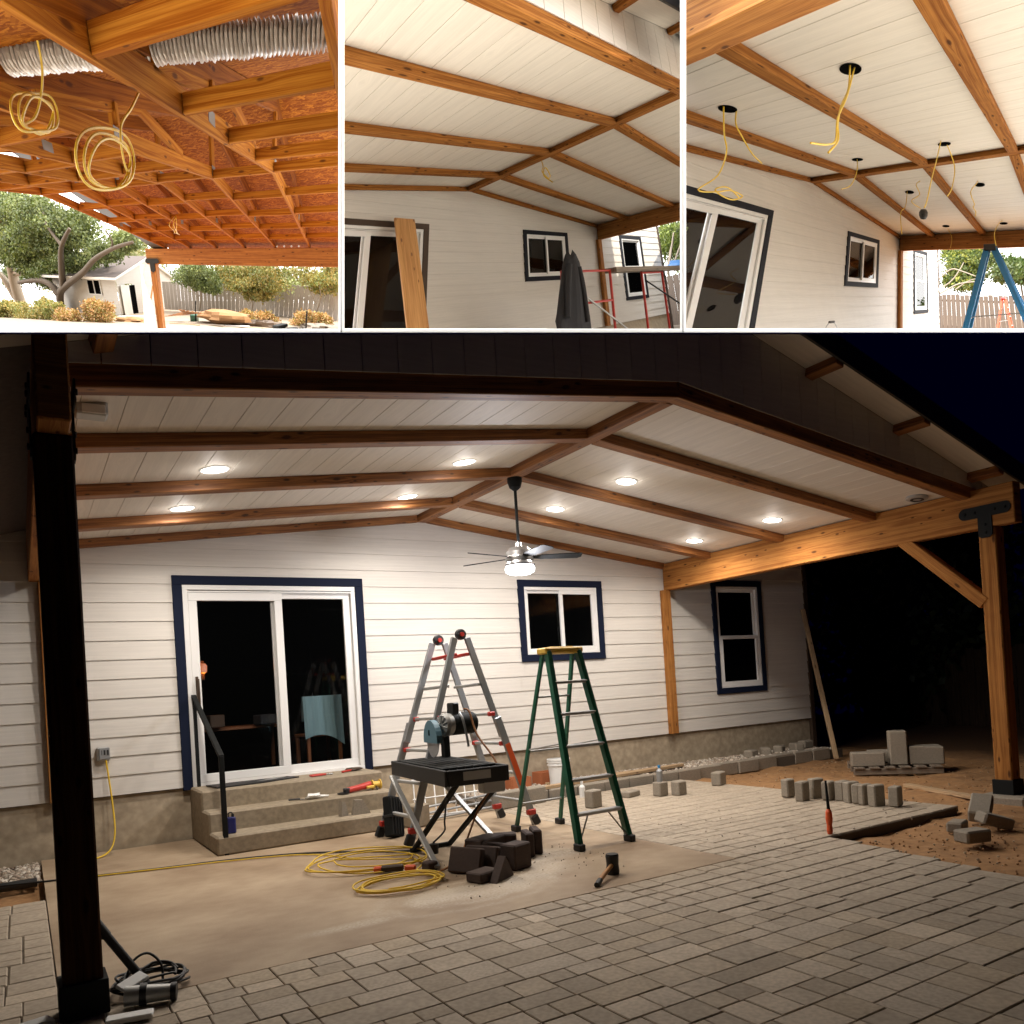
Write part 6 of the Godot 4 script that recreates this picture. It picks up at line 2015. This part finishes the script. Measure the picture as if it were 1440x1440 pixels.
	tree("garden_tree", "bright green tree with pale branches at the right edge of the scaffold view", "tree", Vector3(16, -0.6, -1.4), [[[Vector3(15, -0.6, -1.6), Vector3(15, 1.5, -1.5), Vector3(15, 2.6, -1.1)], 0.07, 0.04], [[Vector3(14.6, 1.3, -1.35), Vector3(14.6, 2.0, -1.1), Vector3(14.6, 2.9, -0.8)], 0.05, 0.03], [[Vector3(14.6, 1.5, -1.1), Vector3(14.6, 2.2, -0.7), Vector3(14.6, 2.8, -0.3)], 0.045, 0.025]], [[Vector3(16.2, 2.9, -1.3), Vector3(0.9, 0.7, 1.2), 1100], [Vector3(16.6, 1.9, -1.2), Vector3(0.9, 0.7, 1.2), 700]], 0.11, tones, M.pale_bark, 1.3, 71)
	s = Shape.new()
	s.quad(Vector3(-4, -0.57, 6), Vector3(24, -0.57, 6), Vector3(24, -0.57, -6), Vector3(-4, -0.57, -6), Vector3.UP)
	struct("yard_ground", s, M.yard)

# ------------------------------------------------------------------ third daylight set: wired ceiling, blue ladder
func wiring_set() -> void:
	house("white house wall in daylight with black door trim, in the wired ceiling view", M.trim_black, M.trim_black, -1.0)
	porch("cedar-beamed porch roof with round light openings in its ceiling in daylight", M.cedar_bright, M.beam, 0.36)
	var spots := [[1.417, 2.771, "nearest the camera, left of the ridge"], [1.441, 1.376, "at the left edge above the sliding door"], [3.755, 1.435, "left of the ridge and behind the second rafter"], [3.726, 2.80, "left of the ridge, its wires split in two"], [5.60, 1.523, "just right of the ridge above the small window"], [5.624, 2.85, "right of the ridge, with a long tangle of wire"], [7.883, 1.527, "near the eave beam, left one of two"], [7.945, 2.851, "near the eave beam above the blue ladder"]]
	for q in spots:
		var side := signf(q[0] - RIDGE_X)
		var at := Vector3(q[0], low(q[0], CEIL - 0.002), q[1])
		var up := Vector3(PITCH * side, 1, 0).normalized()
		var s := Shape.new()
		s.lathe([Vector2(0.085, 0.0), Vector2(0.085, -0.008), Vector2(0.074, -0.009), Vector2(0.07, -0.004), Vector2(0, -0.004)], at, Basis(up.cross(Vector3.BACK).normalized(), up, Vector3.BACK), 24)
		one("light_opening", s, M.dark, "round dark opening in white ceiling, " + q[2], "light opening", "light openings waiting for lamps")  # black disc under the boards; the shade of the hole is its colour
	var wires := [
		[2.8, [[1.36, 2.78], [1.37, 2.52], [1.3, 2.32], [1.28, 2.17], [1.3, 2.05], [1.21, 1.92]], "longest yellow wire hanging from the nearest light opening"],
		[2.81, [[1.42, 2.79], [1.35, 2.45], [1.26, 2.2], [1.26, 2.03], [1.17, 1.96], [1.02, 1.91]], "yellow wire from the nearest light opening, bent off to the left"],
		[1.4, [[1.36, 2.79], [1.45, 2.47], [1.52, 2.3], [1.49, 2.05], [1.34, 1.87], [1.52, 1.9], [1.66, 1.95], [1.8, 1.93], [1.7, 1.87], [1.57, 1.88], [1.5, 1.92], [1.62, 1.97], [1.78, 1.9]], "yellow wire that ends in a loose coil in front of the door's head"],
		[1.41, [[1.51, 2.8], [1.54, 2.62], [1.65, 2.51], [1.8, 2.39], [1.95, 2.33]], "short yellow wire at the right of the opening above the door"],
		[1.45, [[3.71, 3.09], [3.74, 2.83], [3.6, 2.56], [3.37, 2.43]], "thin yellow wire crossing the dark ridge end over the wall"],
		[2.8, [[3.62, 3.08], [3.36, 2.64], [3.16, 2.33], [2.99, 2.03], [2.91, 1.94]], "yellow wire running down left to the dark ball"],
		[2.82, [[3.7, 3.08], [4.1, 2.83], [3.92, 2.45], [3.68, 2.26]], "yellow wire crossing the second rafter right of the dark ball"],
		[1.5, [[5.55, 3.03], [5.46, 2.66], [5.24, 2.47], [5.3, 2.09]], "yellow wire hanging over the back rafter above the window"],
		[2.85, [[5.5, 3.03], [5.35, 2.92], [4.85, 2.63], [5.04, 2.48], [4.95, 2.4], [5.1, 2.36], [5.05, 2.28]], "kinked bundle of yellow wire below the opening right of the ridge"],
		[1.5, [[7.9, 2.74], [7.97, 2.73], [8.44, 2.5], [8.28, 2.21]], "yellow wire hanging before the eave beam"],
		[2.85, [[7.9, 2.74], [7.31, 2.58], [6.6, 2.24], [6.65, 2.01]], "yellow wire hanging down to the blue ladder's top"],
		[1.9, [[5.2, 3.05], [4.99, 2.91], [5.15, 2.77], [4.77, 2.55], [5.2, 2.52]], "crooked yellow wire that carries the dark ball"]]
	for q in wires:
		var pts: Array = []
		for e in q[1]:
			pts.append(Vector3(e[0], e[1], q[0]))
		cable("hanging_wire", q[2], smooth(pts, 5), 0.0075, M.cord_yellow, "yellow wires hanging from the light openings", "wire")
	var s := Shape.new()
	s.lathe([Vector2(0, -0.1), Vector2(0.05, -0.085), Vector2(0.075, -0.03), Vector2(0.078, 0.03), Vector2(0.05, 0.085), Vector2(0, 0.1)], Vector3(5.32, 2.44, 1.9), Basis.from_euler(Vector3(0.2, 0, 0.4)), 18)
	one("fan_mount", s, M.black, "shiny black egg-shaped fan mount dangling on wires under the ridge", "fan mount")
	step_ladder("tall blue fibreglass step ladder with a black top under the eave beam", M.blue, M.black, Vector3(7.62, GROUND, 3.58), Vector3(7.18, GROUND, 3.58), Vector3(7.62, GROUND, 1.68), Vector3(7.18, GROUND, 1.68), Vector3(7.45, 2.05, 2.62), Vector3(7.28, 2.05, 2.62), 6, Vector3(0.08, 0.14, 0.24), 3, 1.5)
	step_ladder("orange step ladder standing by the board fence behind the blue ladder", M.orange, M.red, Vector3(14.2, -0.5, 1.95), Vector3(13.8, -0.5, 1.95), Vector3(14.2, -0.5, 1.3), Vector3(13.8, -0.5, 1.3), Vector3(14.1, 1.0, 1.72), Vector3(13.9, 1.0, 1.72), 4)
	board_fence("brown weathered board fence behind the blue step ladder", Vector3(16.2, -0.6, -2.5), Vector3(16.2, -0.6, 4.2), 1.66, 1.72, M.fence, 0.2)
	var tones := [Color(0.10, 0.15, 0.03), Color(0.17, 0.22, 0.05), Color(0.32, 0.34, 0.06), Color(0.06, 0.09, 0.025)]
	tree("garden_tree", "tangled tree with pale bare branches and yellow-green leaves over the brown fence", "tree", Vector3(17, -0.6, -1.8),
		[[[Vector3(17, 1.0, -1.9), Vector3(17, 1.3, -1.3), Vector3(17, 1.6, -0.65), Vector3(17, 1.72, 0.3)], 0.05, 0.025], [[Vector3(17, 1.6, -1.8), Vector3(17, 1.95, -1.5), Vector3(17, 2.28, -1.0), Vector3(17, 2.17, -0.5), Vector3(17, 1.95, 0.1)], 0.045, 0.02], [[Vector3(17, 1.4, -1.6), Vector3(17, 1.6, -1.2), Vector3(17, 2.0, -0.8), Vector3(17, 2.6, -0.4)], 0.04, 0.02], [[Vector3(17, 1.3, -0.9), Vector3(17, 1.7, -0.3), Vector3(17, 1.85, 0.2)], 0.03, 0.015], [[Vector3(17.2, -0.6, -1.9), Vector3(17.2, 1.4, -1.9)], 0.09, 0.06]],
		[[Vector3(18.3, 3.0, -0.4), Vector3(0.8, 0.75, 1.2), 1200], [Vector3(18.6, 2.0, -0.9), Vector3(0.7, 0.7, 1.1), 700]], 0.11, tones, M.pale_bark, 3.0, 81)
	tree("garden_tree", "dense green bush over the fence right of the blue step ladder", "tree", Vector3(18, -0.6, 2.0), [[[Vector3(18, -0.6, 2.0), Vector3(18, 2.0, 1.9)], 0.08, 0.04]], [[Vector3(18.2, 2.3, 2.0), Vector3(0.8, 0.75, 1.2), 1300]], 0.11, [Color(0.07, 0.12, 0.03), Color(0.11, 0.17, 0.04), Color(0.15, 0.2, 0.06)], M.bark, 3.0, 82)
	var o := thing("pail_handle", "bucket handle with a dark grip before the wall of the wired ceiling view", "bucket", Vector3(4.95, 0.2, 0.4))
	s = Shape.new()
	s.tube(smooth([Vector3(4.72, 0.3, 0.4), Vector3(4.78, 0.5, 0.4), Vector3(4.95, 0.6, 0.4), Vector3(5.12, 0.5, 0.4), Vector3(5.18, 0.3, 0.4)], 5), 0.008, 6)
	obj("wire", s, M.steel, o)
	s = Shape.new()
	s.tube([Vector3(4.88, 0.595, 0.4), Vector3(5.02, 0.595, 0.4)], 0.02, 8)
	obj("grip", s, M.black, o)
	s = Shape.new()
	s.quad(Vector3(-4, -0.57, 6), Vector3(30, -0.57, 6), Vector3(30, -0.57, -8), Vector3(-4, -0.57, -8), Vector3.UP)
	struct("yard_ground", s, M.yard)

# ------------------------------------------------------------------ what parts the night yard from the daylight
func daylight_shell() -> void:
	# distances here are right, up and ahead of the eye
	var at := func(r: float, u: float, d: float) -> Vector3: return EYE + lens_basis * Vector3(r, u, -d)
	var d0 := 2.2
	var slope := func(y: float) -> float: return (954.0 - y) / FOCAL
	var s := Shape.new()
	var w := 16.0
	var d1 := 26.0
	var top: float = slope.call(-70.0) * d0
	var u0: float = slope.call(467.5)
	# added shell lid over the night yard, far end and sides, blocks daylight
	for q in [[-w, -1.75], [-1.75, 1.75], [1.75, w]]:
		pass
	s.quad(at.call(-w, u0 * d0, d0), at.call(w, u0 * d0, d0), at.call(w, u0 * d1, d1), at.call(-w, u0 * d1, d1), -lens_basis.y)
	s.quad(at.call(-w, u0 * d1, d1), at.call(w, u0 * d1, d1), at.call(w, -6, d1), at.call(-w, -6, d1), lens_basis.z)
	for r in [-w, w]:
		s.quad(at.call(r, -6, d0), at.call(r, -6, d1), at.call(r, u0 * d1, d1), at.call(r, u0 * d0, d0), lens_basis.x * -signf(r))
	struct("sky", s, M.sky)  # navy night sky on the inside of the added daylight-blocking shell
	s = Shape.new()
	s.quad(at.call(-w, top, -4), at.call(w, top, -4), at.call(w, top, d0), at.call(-w, top, d0), -lens_basis.y)
	s.quad(at.call(-w, top, -4), at.call(w, top, -4), at.call(w, -6, -4), at.call(-w, -6, -4), -lens_basis.z)
	for r in [-w, w]:
		s.quad(at.call(r, -6, -4), at.call(r, -6, d0), at.call(r, top, d0), at.call(r, top, -4), lens_basis.x * -signf(r))
		var e := signf(r) * 1.75
		s.quad(at.call(r, u0 * d0, d0), at.call(e, u0 * d0, d0), at.call(e, top, d0), at.call(r, top, d0), lens_basis.z)
	s.quad(at.call(-w, -1.32, -4), at.call(w, -1.32, -4), at.call(w, -1.32, d0), at.call(-w, -1.32, d0), lens_basis.y)  # dark floor added to stop daylight bouncing onto the porch
	struct("daylight_blocker", s, M.dark)  # unseen black room added round the eye to soak up daylight
	# outside of the added shell, pale to bounce daylight onto the sets
	s = Shape.new()
	var g := 0.03
	var ub: float = slope.call(464.5)
	s.quad(at.call(-w, ub * (d0 + 0.4), d0 + 0.4), at.call(w, ub * (d0 + 0.4), d0 + 0.4), at.call(w, ub * d1, d1 + g), at.call(-w, ub * d1, d1 + g), lens_basis.y)
	s.quad(at.call(-w, ub * d1, d1 + g), at.call(w, ub * d1, d1 + g), at.call(w, -6, d1 + g), at.call(-w, -6, d1 + g), -lens_basis.z)
	for r in [-w, w]:
		s.quad(at.call(r * 1.002, -6, d0), at.call(r * 1.002, -6, d1), at.call(r * 1.002, u0 * d1, d1), at.call(r * 1.002, u0 * d0, d0), lens_basis.x * signf(r))
		s.quad(at.call(r * 1.002, -6, -4), at.call(r * 1.002, -6, d0), at.call(r * 1.002, top + g, d0), at.call(r * 1.002, top + g, -4), lens_basis.x * signf(r))
		var e := signf(r) * 1.75
		s.quad(at.call(r, u0 * d0, d0 + g), at.call(e, u0 * d0, d0 + g), at.call(e, top, d0 + g), at.call(r, top, d0 + g), -lens_basis.z)
	s.quad(at.call(-w, top + g, -4), at.call(w, top + g, -4), at.call(w, top + g, d0), at.call(-w, top + g, d0), lens_basis.y)
	s.quad(at.call(-w, top, -4 - g), at.call(w, top, -4 - g), at.call(w, -6, -4 - g), at.call(-w, -6, -4 - g), lens_basis.z)
	struct("roof", s, M.bounce_shell)  # outer skin of the added shell, not a building roof
	# white sill and the two white partitions
	s = Shape.new()
	var ya: float = slope.call(470.0) * d0
	var dy := d0 + 0.4
	var yb: float = slope.call(462.0) * dy
	for q in [[-1.75, 1.75]]:
		s.quad(at.call(q[0], ya, d0), at.call(q[1], ya, d0), at.call(q[1], yb, dy), at.call(q[0], yb, dy), lens_basis.y)
		s.quad(at.call(q[0], ya, d0), at.call(q[1], ya, d0), at.call(q[1], slope.call(468.0) * dy, dy), at.call(q[0], slope.call(468.0) * dy, dy), -lens_basis.y)
		s.quad(at.call(q[0], yb, dy), at.call(q[1], yb, dy), at.call(q[1], slope.call(468.0) * dy, dy), at.call(q[0], slope.call(468.0) * dy, dy), -lens_basis.z)
	struct("sill_wall", s, M.white_paint)
	for x in [480.0, 960.5]:
		s = Shape.new()
		var ra: float = (x - 720.0) / FOCAL
		var db := d0 + 0.6
		var h := 4.2 / FOCAL * db
		var lo: float = slope.call(466.0)
		var hi: float = slope.call(-60.0)
		for e in [-1.0, 1.0]:
			s.quad(at.call(ra * d0, lo * d0, d0), at.call(ra * d0, hi * d0, d0), at.call(ra * db + h * e, hi * db, db), at.call(ra * db + h * e, lo * db, db), lens_basis.x * e)
		s.quad(at.call(ra * db - h, lo * db, db), at.call(ra * db + h, lo * db, db), at.call(ra * db + h, hi * db, db), at.call(ra * db - h, hi * db, db), -lens_basis.z)
		struct("partition_wall", s, M.white_paint)

# ------------------------------------------------------------------
func _ready() -> void:
	rng.seed = 2024
	var cam := Camera3D.new()
	cam.name = "camera"
	cam.projection = Camera3D.PROJECTION_FRUSTUM
	cam.near = 0.05
	cam.far = 900.0
	cam.size = 0.05 * 1440.0 / FOCAL
	cam.frustum_offset = Vector2(0, 0.05 * 234.0 / FOCAL)
	cam.transform = Transform3D(lens_basis, EYE)
	add_child(cam)
	var env := WorldEnvironment.new()
	env.name = "environment"
	var e := Environment.new()
	e.background_mode = Environment.BG_SKY
	var sky := ProceduralSkyMaterial.new()
	sky.sky_top_color = Color(0.90, 0.90, 0.90)
	sky.sky_horizon_color = Color(1.0, 0.97, 0.93)
	sky.sky_curve = 0.2
	sky.ground_bottom_color = Color(0.45, 0.40, 0.34)
	sky.ground_horizon_color = Color(0.80, 0.78, 0.74)
	sky.sky_energy_multiplier = SKY
	sky.ground_energy_multiplier = SKY
	e.sky = Sky.new()
	e.sky.sky_material = sky
	e.tonemap_mode = Environment.TONE_MAPPER_LINEAR
	e.tonemap_exposure = 1.0
	e.sdfgi_enabled = true
	e.ssao_enabled = true
	e.ssil_enabled = true
	env.environment = e
	add_child(env)
	var sun := DirectionalLight3D.new()
	sun.name = "sun"
	sun.light_energy = 1.5
	sun.light_color = Color(1.0, 0.95, 0.87)
	sun.light_angular_distance = 0.5
	sun.shadow_enabled = true
	add_child(sun)
	sun.look_at_from_position(SUN_FROM, Vector3.ZERO)
	make_materials()
	make_leaves()
	var still := Transform3D()
	enter(still, [])
	daylight_shell()
	var under := sight_plane(Vector2(0, 469), Vector2(1440, 469), Vector2(720, 900))
	enter(still, [under])
	ground_and_paving()
	house("white lap-sided house wall at night with navy door and window trim", M.navy, M.navy)
	porch("finished porch roof at night with stained beams and a white boarded ceiling", M.cedar, M.beam)
	steps_and_things_on_them()
	lamps()
	ladders_and_saw()
	yard_things()
	var top := sight_plane(Vector2(0, 465), Vector2(1440, 465), Vector2(720, 200))
	var a := sight_plane(Vector2(480, 0), Vector2(480, 460), Vector2(200, 200))
	var b := sight_plane(Vector2(960.5, 0), Vector2(960.5, 460), Vector2(800, 200))
	var far_left := sight_plane(Vector2(-160, 0), Vector2(-160, 460), Vector2(200, 200))
	var far_right := sight_plane(Vector2(1600, 0), Vector2(1600, 460), Vector2(800, 200))
	var above := sight_plane(Vector2(0, -150), Vector2(1440, -150), Vector2(700, 200))
	var ahead := Plane(-lens_basis.z, EYE - lens_basis.z * 2.95)
	enter(Transform3D(Basis(Vector3(-1.55194, -2.11124, 3.81029), Vector3(-0.47871, 0.83042, 2.27247), Vector3(-1.11812, 1.18549, -2.90338)), Vector3(15.02118, 19.46321, -31.77850)), [ahead, top, a, far_left, above])
	framing_set()
	enter(Transform3D(Basis(Vector3(0.93027, 0.46664, -0.52023), Vector3(0.24111, 0.85475, -0.33234), Vector3(-0.07739, -0.34929, 0.88802)), Vector3(0.29759, 2.53669, 3.83193)), [ahead, top, Plane(-a.normal, EYE), b, above])
	scaffold_set()
	enter(Transform3D(Basis(Vector3(2.74903, 1.05926, -1.11801), Vector3(1.20482, 1.87469, -0.62299), Vector3(-0.29603, -0.73233, 1.39853)), Vector3(0.89491, 2.14694, 3.91412)), [ahead, top, Plane(-b.normal, EYE), far_right, above])
	wiring_set()
	for o in get_children():
		if o is Node3D and o.has_meta("label") and not o is MeshInstance3D and o.find_children("*", "GeometryInstance3D", true, false).is_empty():
			remove_child(o)
			o.free()
